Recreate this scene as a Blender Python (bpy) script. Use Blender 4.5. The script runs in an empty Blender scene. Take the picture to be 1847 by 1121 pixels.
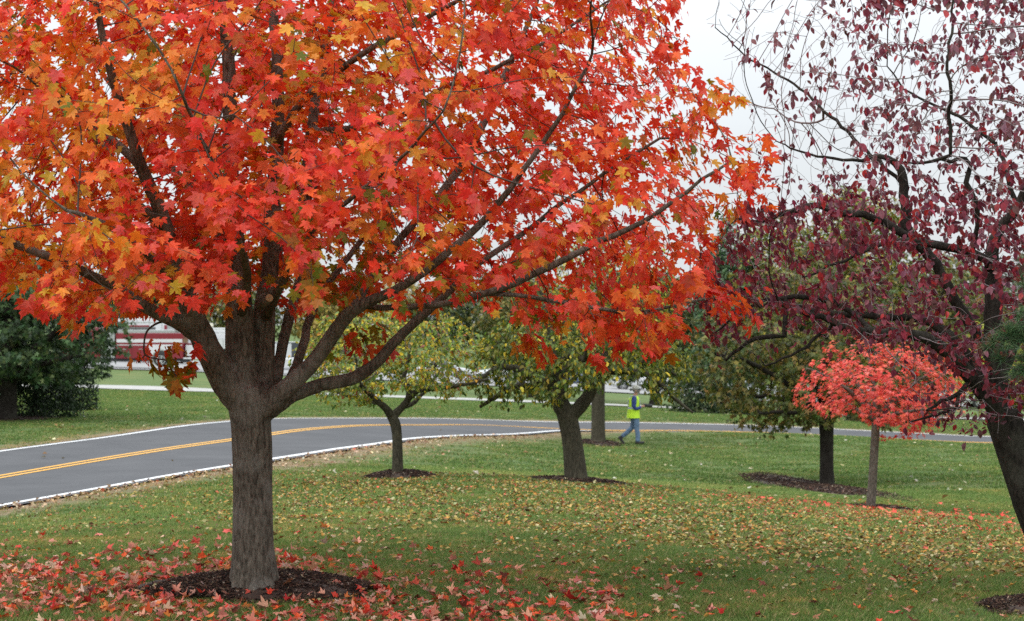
import bpy, bmesh, math, random, time
import numpy as np
from mathutils import Vector, Matrix, noise
T0 = time.time()
random.seed(7)
RNG = np.random.default_rng(11)
S = bpy.context.scene
COL = S.collection
R = math.radians

# ------------------------------------------------------------------ camera
F = 3600.0            # focal length in photograph pixels
HC = 2.1              # eye height above the base of the big maple
HOR = 584.0           # horizon row
cd = bpy.data.cameras.new('camera')
cam = bpy.data.objects.new('camera', cd); COL.objects.link(cam)
cam.location = (0, 0, HC); cam.rotation_euler = (R(90), 0, 0)
cd.sensor_width = 36.0; cd.lens = 36.0 * F / 1847.0
cd.shift_y = (HOR - 560.5) / 1847.0
cd.clip_start = 0.1; cd.clip_end = 3000
cd.dof.use_dof = True; cd.dof.focus_distance = 15.0; cd.dof.aperture_fstop = 5.0
S.camera = cam

# ------------------------------------------------------------------ world: thick cloud cover over a clear sky
SUN_EL, SUN_AZ = R(52), R(-125)       # behind the camera, to the left
w = bpy.data.worlds.new('World'); S.world = w; w.use_nodes = True
nt = w.node_tree; nt.nodes.clear()
def N(t, **k):
    n = nt.nodes.new(t)
    for a, b in k.items(): setattr(n, a, b)
    return n
out = N('ShaderNodeOutputWorld'); bg = N('ShaderNodeBackground')
sky = N('ShaderNodeTexSky', sky_type='NISHITA'); sky.sun_disc = False
sky.sun_elevation = SUN_EL; sky.sun_rotation = SUN_AZ
SKY_GAIN = 1.0
skm = N('ShaderNodeVectorMath', operation='SCALE'); skm.inputs['Scale'].default_value = 0.10
tc = N('ShaderNodeTexCoord'); sep = N('ShaderNodeSeparateXYZ')
mx = N('ShaderNodeMath', operation='MAXIMUM'); mx.inputs[1].default_value = 0.0
ma = N('ShaderNodeMath', operation='MULTIPLY_ADD'); ma.inputs[1].default_value = 1.75; ma.inputs[2].default_value = 0.60   # overcast: brighter overhead
cn = N('ShaderNodeTexNoise'); cn.inputs['Scale'].default_value = 2.6; cn.inputs['Detail'].default_value = 5.0
mp = N('ShaderNodeMapping'); mp.inputs['Scale'].default_value = (1, 1, 4.0)
cr = N('ShaderNodeMapRange'); cr.inputs['From Min'].default_value = .3; cr.inputs['From Max'].default_value = .7
cr.inputs['To Min'].default_value = .92; cr.inputs['To Max'].default_value = 1.06
cm = N('ShaderNodeMath', operation='MULTIPLY')
cc = N('ShaderNodeCombineXYZ'); tint = N('ShaderNodeVectorMath', operation='MULTIPLY'); tint.inputs[1].default_value = (.95, .995, 1.03)
mix = N('ShaderNodeMix', data_type='RGBA'); mix.inputs[0].default_value = .93
L = nt.links.new
L(tc.outputs['Generated'], sep.inputs[0]); L(sep.outputs['Z'], mx.inputs[0]); L(mx.outputs[0], ma.inputs[0])
L(tc.outputs['Generated'], mp.inputs[0]); L(mp.outputs[0], cn.inputs['Vector']); L(cn.outputs['Fac'], cr.inputs[0])
L(ma.outputs[0], cm.inputs[0]); L(cr.outputs[0], cm.inputs[1])
for i in range(3): L(cm.outputs[0], cc.inputs[i])
L(cc.outputs[0], tint.inputs[0]); L(sky.outputs[0], skm.inputs[0])
L(skm.outputs[0], mix.inputs[6]); L(tint.outputs[0], mix.inputs[7]); L(mix.outputs[2], bg.inputs[0])
bg.inputs[1].default_value = SKY_GAIN
L(bg.outputs[0], out.inputs[0])
sl = bpy.data.lights.new('sun', 'SUN'); sl.energy = 1.35; sl.angle = R(28); sl.color = (1, .965, .91)
so = bpy.data.objects.new('sun', sl); COL.objects.link(so)
sd = Vector((math.sin(SUN_AZ) * math.cos(SUN_EL), math.cos(SUN_AZ) * math.cos(SUN_EL), math.sin(SUN_EL)))
so.rotation_euler = (-sd).to_track_quat('-Z', 'Y').to_euler(); so.location = (-20, -20, 30)
S.view_settings.view_transform = 'Standard'; S.view_settings.look = 'None'
S.view_settings.exposure = 0.32; S.view_settings.gamma = 1.0; S.view_settings.use_curve_mapping = False
S.cycles.max_bounces = 6; S.cycles.diffuse_bounces = 4; S.cycles.transmission_bounces = 3; S.cycles.transparent_max_bounces = 6
S.cycles.glossy_bounces = 2; S.cycles.caustics_reflective = False; S.cycles.caustics_refractive = False
S.cycles.use_denoising = False

# ------------------------------------------------------------------ helpers
def P(px, py, ppm):
    """a point seen at photo pixel (px,py) where one metre is ppm pixels"""
    return np.array([(px - 923.5) / ppm, F / ppm, HC - (py - HOR) / ppm])
def lin(r, g, b):
    return tuple(((c / 255) / 12.92 if c / 255 <= .04045 else (((c / 255) + .055) / 1.055) ** 2.4) for c in (r, g, b))

def link(o, parent=None):
    COL.objects.link(o)
    if parent is not None: o.parent = parent
    return o
def tag(o, label=None, cat=None, group=None, kind=None):
    if label: o['label'] = label
    if cat: o['category'] = cat
    if group: o['group'] = group
    if kind: o['kind'] = kind
    return o
def empty(name, loc, label=None, cat=None, group=None, rz=0):
    o = bpy.data.objects.new(name, None); o.empty_display_size = .2
    o.location = loc; o.rotation_euler = (0, 0, rz); link(o)
    return tag(o, label, cat, group)

def mesh_np(name, V, faces, mat, smooth=False, cols=None, vals=None, uv=None):
    """faces: array (n,3) or (n,4) or list of such arrays"""
    if not isinstance(faces, list): faces = [faces]
    faces = [np.asarray(f, dtype=np.int32) for f in faces if len(f)]
    me = bpy.data.meshes.new(name)
    V = np.asarray(V, dtype=np.float32)
    me.vertices.add(len(V)); me.vertices.foreach_set('co', V.ravel())
    nl = sum(f.size for f in faces); nf = sum(len(f) for f in faces)
    me.loops.add(nl); me.loops.foreach_set('vertex_index', np.concatenate([f.ravel() for f in faces]))
    st = []; tot = []; k = 0
    for f in faces:
        m = f.shape[1]; st.append(k + np.arange(len(f)) * m); tot.append(np.full(len(f), m)); k += f.size
    me.polygons.add(nf); me.polygons.foreach_set('loop_start', np.concatenate(st).astype(np.int32))
    me.polygons.foreach_set('loop_total', np.concatenate(tot).astype(np.int32))
    me.update(calc_edges=True)
    me.polygons.foreach_set('use_smooth', np.full(nf, smooth))
    if cols is not None:
        a = me.attributes.new('Col', 'FLOAT_COLOR', 'POINT')
        c = np.ones((len(V), 4), np.float32); c[:, :3] = cols; a.data.foreach_set('color', c.ravel())
    if vals:
        for n_, v in vals.items():
            a = me.attributes.new(n_, 'FLOAT', 'POINT'); a.data.foreach_set('value', np.asarray(v, np.float32))
    if mat is not None: me.materials.append(mat)
    me.validate(verbose=False)
    return me
def obj(name, V, faces, mat, parent=None, smooth=False, cols=None, vals=None):
    V = np.asarray(V, dtype=float)
    if parent is not None: V = V - np.array(parent.location)
    return link(bpy.data.objects.new(name, mesh_np(name, V, faces, mat, smooth, cols, vals)), parent)
def obj_local(name, V, faces, mat, parent=None, smooth=False, cols=None):
    return link(bpy.data.objects.new(name, mesh_np(name, V, faces, mat, smooth, cols)), parent)
def bm_obj(name, bm, mat, parent=None, smooth=False):
    me = bpy.data.meshes.new(name); bm.to_mesh(me); bm.free()
    for p in me.polygons: p.use_smooth = smooth
    if mat is not None: me.materials.append(mat)
    return link(bpy.data.objects.new(name, me), parent)

# ------------------------------------------------------------------ materials
def newmat(name):
    m = bpy.data.materials.new(name); m.use_nodes = True
    n = m.node_tree; b = n.nodes['Principled BSDF']
    return m, n, b
def simple(name, col, rough=.6, metal=0, spec=.5, coat=0, var=.12, scale=8.0):
    m, n, b = newmat(name)
    b.inputs['Roughness'].default_value = rough; b.inputs['Metallic'].default_value = metal
    b.inputs['Specular IOR Level'].default_value = spec; b.inputs['Coat Weight'].default_value = coat
    t = n.nodes.new('ShaderNodeTexCoord'); no = n.nodes.new('ShaderNodeTexNoise'); no.inputs['Scale'].default_value = scale; no.inputs['Detail'].default_value = 5
    mr = n.nodes.new('ShaderNodeMapRange'); mr.inputs['From Min'].default_value = .3; mr.inputs['From Max'].default_value = .7
    mr.inputs['To Min'].default_value = 1 - var; mr.inputs['To Max'].default_value = 1 + var
    vm = n.nodes.new('ShaderNodeVectorMath'); vm.operation = 'SCALE'; vm.inputs[0].default_value = col[:3]
    n.links.new(t.outputs['Object'], no.inputs['Vector']); n.links.new(no.outputs['Fac'], mr.inputs[0]); n.links.new(mr.outputs[0], vm.inputs['Scale'])
    n.links.new(vm.outputs[0], b.inputs['Base Color'])
    return m
def leafmat(name, source='attr', trans=.35, rough=.5, spec=.35, vein=False):
    m, n, b = newmat(name)
    if source == 'attr':
        a = n.nodes.new('ShaderNodeAttribute'); a.attribute_name = 'Col'; c = a.outputs['Color']
    else:
        a = n.nodes.new('ShaderNodeObjectInfo'); c = a.outputs['Color']
        at = n.nodes.new('ShaderNodeAttribute'); at.attribute_name = 'Col'
        mu = n.nodes.new('ShaderNodeMix'); mu.data_type = 'RGBA'; mu.blend_type = 'MULTIPLY'; mu.inputs[0].default_value = 1
        n.links.new(c, mu.inputs[6]); n.links.new(at.outputs['Color'], mu.inputs[7]); c = mu.outputs[2]
    t = n.nodes.new('ShaderNodeTexCoord'); no = n.nodes.new('ShaderNodeTexNoise'); no.inputs['Scale'].default_value = 38; no.inputs['Detail'].default_value = 3
    mr = n.nodes.new('ShaderNodeMapRange'); mr.inputs['From Min'].default_value = .3; mr.inputs['From Max'].default_value = .7
    mr.inputs['To Min'].default_value = .8; mr.inputs['To Max'].default_value = 1.15
    vm = n.nodes.new('ShaderNodeVectorMath'); vm.operation = 'SCALE'
    n.links.new(t.outputs['Object'], no.inputs['Vector']); n.links.new(no.outputs['Fac'], mr.inputs[0]); n.links.new(mr.outputs[0], vm.inputs['Scale'])
    n.links.new(c, vm.inputs[0]); c = vm.outputs[0]
    n.links.new(c, b.inputs['Base Color']); b.inputs['Roughness'].default_value = rough; b.inputs['Specular IOR Level'].default_value = spec
    tr = n.nodes.new('ShaderNodeBsdfTranslucent'); n.links.new(c, tr.inputs[0])
    mx = n.nodes.new('ShaderNodeMixShader'); mx.inputs[0].default_value = trans
    n.links.new(b.outputs[0], mx.inputs[1]); n.links.new(tr.outputs[0], mx.inputs[2])
    n.links.new(mx.outputs[0], n.nodes['Material Output'].inputs[0])
    return m
def bark(name, c1, c2, c3, zs=.18, scale=9.0, bump=.6, lichen=0.35, dist=.02):
    m, n, b = newmat(name); b.inputs['Roughness'].default_value = .92; b.inputs['Specular IOR Level'].default_value = .2
    t = n.nodes.new('ShaderNodeTexCoord'); mp = n.nodes.new('ShaderNodeMapping'); mp.inputs['Scale'].default_value = (1, 1, zs)
    n.links.new(t.outputs['Object'], mp.inputs[0])
    a = n.nodes.new('ShaderNodeTexNoise'); a.inputs['Scale'].default_value = scale * 5; a.inputs['Detail'].default_value = 8; a.inputs['Roughness'].default_value = .7; a.inputs['Distortion'].default_value = .6
    n.links.new(mp.outputs[0], a.inputs['Vector'])
    bb = n.nodes.new('ShaderNodeTexNoise'); bb.inputs['Scale'].default_value = 3.3; bb.inputs['Detail'].default_value = 6; bb.inputs['Roughness'].default_value = .65
    n.links.new(t.outputs['Object'], bb.inputs['Vector'])
    r1 = n.nodes.new('ShaderNodeValToRGB'); r1.color_ramp.elements[0].position = .38; r1.color_ramp.elements[1].position = .66
    r1.color_ramp.elements[0].color = (*c1, 1); r1.color_ramp.elements[1].color = (*c2, 1)
    n.links.new(a.outputs['Fac'], r1.inputs[0])
    r2 = n.nodes.new('ShaderNodeMapRange'); r2.inputs['From Min'].default_value = .5; r2.inputs['From Max'].default_value = .72; r2.inputs['To Max'].default_value = lichen
    n.links.new(bb.outputs['Fac'], r2.inputs[0])
    mi = n.nodes.new('ShaderNodeMix'); mi.data_type = 'RGBA'; mi.inputs[7].default_value = (*c3, 1)
    n.links.new(r2.outputs[0], mi.inputs[0]); n.links.new(r1.outputs[0], mi.inputs[6]); n.links.new(mi.outputs[2], b.inputs['Base Color'])
    bu = n.nodes.new('ShaderNodeBump'); bu.inputs['Strength'].default_value = bump; bu.inputs['Distance'].default_value = dist
    n.links.new(a.outputs['Fac'], bu.inputs['Height']); n.links.new(bu.outputs[0], b.inputs['Normal'])
    return m

M_bark = bark('maple_bark', (.045, .038, .029), (.21, .185, .148), (.31, .30, .27), zs=.24, lichen=.7, bump=.9)
M_twig = simple('maple_twig', (.065, .045, .035), .85)
M_barkd = bark('dark_bark', (.012, .010, .008), (.05, .041, .034), (.13, .13, .10), zs=.3, lichen=.35)
M_barkg = bark('grey_bark', (.06, .05, .04), (.19, .16, .13), (.28, .26, .22), zs=.3, lichen=.4)
M_barkm = bark('mid_bark', (.03, .027, .018), (.10, .088, .062), (.17, .16, .10), zs=.25, lichen=.3)
M_twigg = simple('grey_twig', (.21, .175, .175), .85)
M_twigd = simple('dark_twig', (.035, .028, .022), .85)
M_leaf = leafmat('maple_leaf', 'attr', .46)
M_leafo = leafmat('maple_leaf_single', 'object', .46)
M_leaf2 = leafmat('broad_leaf', 'attr', .3, rough=.45)
M_leaf2o = leafmat('broad_leaf_single', 'object', .3, rough=.45)
M_leafg = leafmat('glossy_leaf', 'attr', .15, rough=.5, spec=.3)
M_litter = leafmat('fallen_leaf', 'attr', .1, rough=.7)
M_littero = leafmat('fallen_leaf_single', 'object', .1, rough=.7)

# ------------------------------------------------------------------ terrain
CT = [  # (px, py, ppm) ground points read off the photograph
 (456,1070,233),(456,1121,250),(0,1121,250),(1847,1121,245),(923,1121,248),(1150,1000,185),(1925,1075,225),
 (716,862,109),(1037,868,109),(1570,922,105),(1492,878,80),(1847,955,130),(1847,860,80),(1700,830,65),
 (0,914,115.8),(200,883,104.9),(420,845,90.9),(495,828,84.1),(600,808,75.9),(700,790,66.5),(780,780,61.3),(860,775,57),
 (1000,779,53.5),(1130,784,51.9),(1400,791,50.6),(1700,807,51.6),(1000,774.5,55.8),(1130,776.5,54.6),(1250,778.5,54),(1400,781.5,53.2),(1550,789,53.6),(1700,798,54.2),(1847,806,53.8),
 (0,815,81),(180,794,73.3),(300,779.5,68),(420,765,62.6),(560,760,59.3),(700,761,55.3),(900,763,51.9),(1130,765,48.3),(1400,772,47),(1700,786,47.5),(1847,792,47.8),
 (0,960,140),(200,955,165),(0,1010,190),(1143,802,58),(1079,805,60),(900,820,72),
 (150,697,34.7),(385,707,37.5),(700,717,35),(1090,731,33.5),(1300,741,33.5),(1600,752,33),(1847,758,33),
 (280,668,24.3),(700,690,25.2),(1000,705,25),(1200,714,24.5),(1500,738,26.2),(1847,742,25.9),
 (1125,703,22.4),(300,650,19),(700,668,18.5),(1700,700,19),(-300,800,75),(-300,880,100),(2300,1000,140),(2300,830,60),(2300,770,34),
 (-300,700,34)]
cp = np.array([P(*c) for c in CT])
extra = np.array([(0,0,.45),(-8,0,.4),(8,0,.4),(0,8,.05),(-8,10,-.05),(8,10,-.05),(-30,20,-.7),(-30,60,-.8),(40,20,-1.2),(60,60,-2.4),(-60,100,-1.0),
   (-60,200,-.6),(0,230,-1.3),(70,200,-2.2),(-30,260,.5),(60,260,-.5),(0,-20,.6)], float)
cp = np.vstack([cp, extra])
def tps_fit(pts, lam=2.0):
    n = len(pts); X = pts[:, :2] / 50
    d = np.linalg.norm(X[:, None] - X[None], axis=2); K = np.where(d > 0, d * d * np.log(d + 1e-12), 0) + lam * 1e-3 * np.eye(n)
    A = np.zeros((n + 3, n + 3)); A[:n, :n] = K; A[:n, n] = 1; A[:n, n + 1:] = X; A[n, :n] = 1; A[n + 1:, :n] = X.T
    return X, np.linalg.solve(A, np.concatenate([pts[:, 2], np.zeros(3)]))
TX, TW = tps_fit(cp)
def zt(x, y):
    x = np.clip(np.asarray(x, float), -70, 80); y = np.clip(np.asarray(y, float), -20, 265)
    sh = x.shape; q = np.stack([x.ravel(), y.ravel()], 1) / 50
    o = np.empty(len(q))
    for s in range(0, len(q), 20000):
        qq = q[s:s + 20000]; d = np.linalg.norm(qq[:, None] - TX[None], axis=2)
        o[s:s + 20000] = np.where(d > 0, d * d * np.log(d + 1e-12), 0) @ TW[:-3] + TW[-3] + qq @ TW[-2:]
    return o.reshape(sh)
def zt1(x, y): return float(zt(np.array([x]), np.array([y]))[0])

def catmull(pts, n):
    p = np.asarray(pts, float); p = np.vstack([2 * p[0] - p[1], p, 2 * p[-1] - p[-2]]); o = []
    for i in range(1, len(p) - 2):
        t = np.linspace(0, 1, n, endpoint=False)[:, None]
        a, b, c, d = p[i - 1], p[i], p[i + 1], p[i + 2]
        o.append(.5 * ((2 * b) + (-a + c) * t + (2 * a - 5 * b + 4 * c - d) * t ** 2 + (-a + 3 * b - 3 * c + d) * t ** 3))
    o.append(p[-2][None]); return np.vstack(o)
def ribbon(name, line, off0, off1, dz, mat, across=2, **kw):
    d = np.gradient(line, axis=0); d /= np.linalg.norm(d, axis=1)[:, None]; nrm = np.stack([-d[:, 1], d[:, 0]], 1)   # left of travel
    ts = np.linspace(off0, off1, across); V = []
    for t in ts:
        q = line + nrm * t; V.append(np.column_stack([q, zt(q[:, 0], q[:, 1]) + dz]))
    V = np.stack(V, 1).reshape(-1, 3); n = len(line); idx = np.arange(n * across).reshape(n, across)
    Fq = np.stack([idx[:-1, :-1], idx[:-1, 1:], idx[1:, 1:], idx[1:, :-1]], -1).reshape(-1, 4)
    return obj(name, V, Fq[:, ::-1], mat, smooth=True)

# road centre line (double yellow), travelled from the left foreground to the right distance
road_px = [(0,856,95.4),(200,827,85),(420,795,72.8),(520,778,66.0),(600,772,62.5),(700,768.5,58.6),(800,768,55.8),(900,768.5,53.5),(1130,771,50.5),(1400,778,48.3),(1700,791,49.3),(1847,797,49.6)]
rc = [P(*r)[:2] for r in road_px]
rc = [np.array([-30., -25.]), np.array([-20., 5.]), np.array([-13.2, 24.])] + rc + [np.array([34., 74.]), np.array([60., 80.]), np.array([120., 110.])]
ROAD = catmull(rc, 14)
def smooth_line(p, k):
    for _ in range(k): p[1:-1] = (p[:-2] + 2 * p[1:-1] + p[2:]) / 4
    return p
ROAD = smooth_line(ROAD, 60)
DRIVE = smooth_line(catmull([(-80, 118), P(-300,690,34)[:2], P(150,697,34.7)[:2], P(385,707,37)[:2], P(700,717,35)[:2], P(1090,731,33.5)[:2], P(1300,741,33.5)[:2], P(1847,757,33)[:2], (60, 112)], 10), 4)
def dist_line(x, y, line):
    o = np.full(x.shape, 1e9); sd_ = np.zeros(x.shape)
    for i in range(len(line) - 1):
        a, b = line[i], line[i + 1]; ab = b - a; L2 = ab @ ab
        t = np.clip(((x - a[0]) * ab[0] + (y - a[1]) * ab[1]) / L2, 0, 1)
        dx = x - a[0] - t * ab[0]; dy = y - a[1] - t * ab[1]; d = np.hypot(dx, dy); m = d < o
        o[m] = d[m]; sd_[m] = (ab[0] * dy - ab[1] * dx)[m]
    return np.where(sd_ > 0, o, -o)      # + = left side (far side), - = near side

gx = np.concatenate([[-900,-500,-250,-140], np.arange(-90,-16,3), np.arange(-16,18,.3), np.arange(18,91,3), [140,250,500,900]])
gy = np.concatenate([[-300,-100,-40,-15], np.arange(-8,10,1.5), np.arange(10,80,.3), np.arange(80,270,3), [320,450,800,1400]])
GX, GY = np.meshgrid(gx, gy); GZ = zt(GX, GY)
rd = dist_line(GX, GY, ROAD); dd = np.abs(dist_line(GX, GY, DRIVE))
und = np.sin(GX * 1.7 + np.sin(GY * .9) * 2) * np.sin(GY * 1.3 + GX * .4) * .014
und = und * np.clip((np.abs(rd) - 4) / 2, 0, 1) * (GY < 80)
GZ = GZ + und
GZ = GZ - .12 * np.clip((3.6 - np.abs(rd)) / .4, 0, 1) - .10 * np.clip((4.6 - dd) / 3, 0, 1)
sh_n = np.where(rd < 0, np.exp(-np.clip(-rd - 3.5, 0, None) / 1.25), np.exp(-np.clip(rd - 3.5, 0, None) / .9)) * (np.abs(rd) > 2.5)
sh_n = np.maximum(sh_n, np.exp(-np.clip(dd - 4.2, 0, None) / 2.4) * .8 * (GY > 80))
# dry brown patch beyond the shoulder
pc = P(585, 838, 88)[:2]; sh_n = np.maximum(sh_n, 1.15 * np.exp(-(((GX - pc[0]) / 1.25) ** 2 + ((GY - pc[1]) / 2.3) ** 2) ** 1.5))
pc = P(120, 935, 135)[:2]; sh_n = np.maximum(sh_n, .7 * np.exp(-(((GX - pc[0]) / 2.2) ** 2 + ((GY - pc[1]) / 1.5) ** 2)))
near_f = np.exp(-((GX + .8) ** 2 / 25 + (GY - 16) ** 2 / 16))
wi, hi = len(gx), len(gy); idx = np.arange(wi * hi).reshape(hi, wi)
Fq = np.stack([idx[:-1, :-1], idx[:-1, 1:], idx[1:, 1:], idx[1:, :-1]], -1).reshape(-1, 4)
m, n, b = newmat('lawn'); b.inputs['Roughness'].default_value = .95; b.inputs['Specular IOR Level'].default_value = .15
t = n.nodes.new('ShaderNodeTexCoord')
def nz(sc, det=6, ro=.6, vec=None):
    q = n.nodes.new('ShaderNodeTexNoise'); q.inputs['Scale'].default_value = sc; q.inputs['Detail'].default_value = det; q.inputs['Roughness'].default_value = ro
    n.links.new(t.outputs['Object'] if vec is None else vec, q.inputs['Vector']); return q
def ramp(src, els):
    q = n.nodes.new('ShaderNodeValToRGB'); e = q.color_ramp.elements
    while len(e) < len(els): e.new(.5)
    for i, (p, c) in enumerate(els): e[i].position = p; e[i].color = (*c, 1)
    n.links.new(src, q.inputs[0]); return q
def mixc(f, a, b_):
    q = n.nodes.new('ShaderNodeMix'); q.data_type = 'RGBA'; q.clamp_factor = True
    n.links.new(f, q.inputs[0])
    for k, v in ((6, a), (7, b_)):
        if isinstance(v, tuple): q.inputs[k].default_value = (*v, 1)
        else: n.links.new(v, q.inputs[k])
    return q.outputs[2]
fine = nz(28, 8, .75); big = nz(.35, 5, .6); mid = nz(2.2, 6, .65)
g1 = ramp(fine.outputs['Fac'], [(.3, (.042, .080, .022)), (.52, (.098, .148, .050)), (.72, (.16, .215, .095))])
g2 = ramp(fine.outputs['Fac'], [(.3, (.085, .10, .03)), (.52, (.17, .18, .065)), (.72, (.27, .26, .13))])
mr = n.nodes.new('ShaderNodeMapRange'); mr.inputs['From Min'].default_value = .48; mr.inputs['From Max'].default_value = .68; mr.inputs['To Max'].default_value = .7
n.links.new(big.outputs['Fac'], mr.inputs[0]); c = mixc(mr.outputs[0], g1.outputs[0], g2.outputs[0])
mr2 = n.nodes.new('ShaderNodeMapRange'); mr2.inputs['From Min'].default_value = .56; mr2.inputs['From Max'].default_value = .72; mr2.inputs['To Max'].default_value = .55
n.links.new(mid.outputs['Fac'], mr2.inputs[0]); c = mixc(mr2.outputs[0], c, (.17, .15, .075))
at = n.nodes.new('ShaderNodeAttribute'); at.attribute_name = 'dry'
dirt = ramp(fine.outputs['Fac'], [(.3, (.11, .068, .042)), (.5, (.24, .17, .11)), (.72, (.42, .33, .22))])
df = n.nodes.new('ShaderNodeMath'); df.operation = 'MULTIPLY_ADD'; df.inputs[1].default_value = 1.6
n.links.new(at.outputs['Fac'], df.inputs[0])
dn = n.nodes.new('ShaderNodeMath'); dn.operation = 'MULTIPLY_ADD'; dn.inputs[1].default_value = 1.6; dn.inputs[2].default_value = -1.15
n.links.new(mid.outputs['Fac'], dn.inputs[0]); n.links.new(dn.outputs[0], df.inputs[2])
c = mixc(df.outputs[0], c, dirt.outputs[0])
n.links.new(c, b.inputs['Base Color'])
bu = n.nodes.new('ShaderNodeBump'); bu.inputs['Strength'].default_value = .9; bu.inputs['Distance'].default_value = .05
n.links.new(fine.outputs['Fac'], bu.inputs['Height']); n.links.new(bu.outputs[0], b.inputs['Normal'])
M_lawn = m
lawn = obj('ground', np.stack([GX, GY, GZ], -1).reshape(-1, 3), Fq, M_lawn, smooth=True, vals={'dry': sh_n.ravel()})
tag(lawn, kind='structure')

# road
m, n, b = newmat('asphalt'); b.inputs['Roughness'].default_value = .8; b.inputs['Specular IOR Level'].default_value = .35
t = n.nodes.new('ShaderNodeTexCoord')
f1 = nz(60, 6, .8); f2 = nz(.6, 5, .6)
c = ramp(f1.outputs['Fac'], [(.3, (.032, .033, .037)), (.7, (.070, .072, .079))]).outputs[0]
mr = n.nodes.new('ShaderNodeMapRange'); mr.inputs['From Min'].default_value = .4; mr.inputs['From Max'].default_value = .7; mr.inputs['To Max'].default_value = .5
n.links.new(f2.outputs['Fac'], mr.inputs[0]); c = mixc(mr.outputs[0], c, (.092, .093, .099))
n.links.new(c, b.inputs['Base Color'])
bu = n.nodes.new('ShaderNodeBump'); bu.inputs['Strength'].default_value = .3; bu.inputs['Distance'].default_value = .01
n.links.new(f1.outputs['Fac'], bu.inputs['Height']); n.links.new(bu.outputs[0], b.inputs['Normal'])
M_asph = m
def paint(name, col, wear=.62):
    global m, n, b, t
    m, n, b = newmat(name); b.inputs['Roughness'].default_value = .6
    t = n.nodes.new('ShaderNodeTexCoord'); f = nz(35, 7, .8)
    mr = n.nodes.new('ShaderNodeMapRange'); mr.inputs['From Min'].default_value = wear; mr.inputs['From Max'].default_value = wear + .08; mr.inputs['To Max'].default_value = .7
    n.links.new(f.outputs['Fac'], mr.inputs[0]); n.links.new(mixc(mr.outputs[0], col, (.12, .12, .12)), b.inputs['Base Color'])
    return m
M_white = paint('white_road_paint', (.66, .67, .68), .57); M_yel = paint('yellow_road_paint', (.66, .34, .035), .60)
HW = 3.3
tag(ribbon('road', ROAD, -HW - .22, HW + .18, .012, M_asph, 9), kind='structure')
tag(ribbon('white_edge_line', ROAD, -HW - .06, -HW + .12, .020, M_white), kind='structure')
tag(ribbon('white_edge_line', ROAD, HW - .13, HW + .02, .020, M_white), kind='structure')
tag(ribbon('yellow_centre_line', ROAD, .07, .19, .020, M_yel), kind='structure')
tag(ribbon('yellow_centre_line', ROAD, -.19, -.07, .020, M_yel), kind='structure')
M_conc = simple('concrete', (.33, .325, .31), .85, var=.15, scale=1.5)
tag(ribbon('driveway', DRIVE, -3.9, 3.9, .05, M_conc, 5), kind='structure')
# parking lot
lx = np.arange(-60, 81, 4.0); ly = np.arange(146, 192, 4.0); LX, LY = np.meshgrid(lx, ly); LZ = zt(LX, LY) + .08
i2 = np.arange(LX.size).reshape(LX.shape); LF = np.stack([i2[:-1, :-1], i2[:-1, 1:], i2[1:, 1:], i2[1:, :-1]], -1).reshape(-1, 4)
M_lot = simple('pale_asphalt', (.24, .24, .24), .85, var=.15, scale=.5)
tag(obj('parking_lot', np.stack([LX, LY, LZ], -1).reshape(-1, 3), LF, M_lot, smooth=True), kind='structure')

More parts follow.
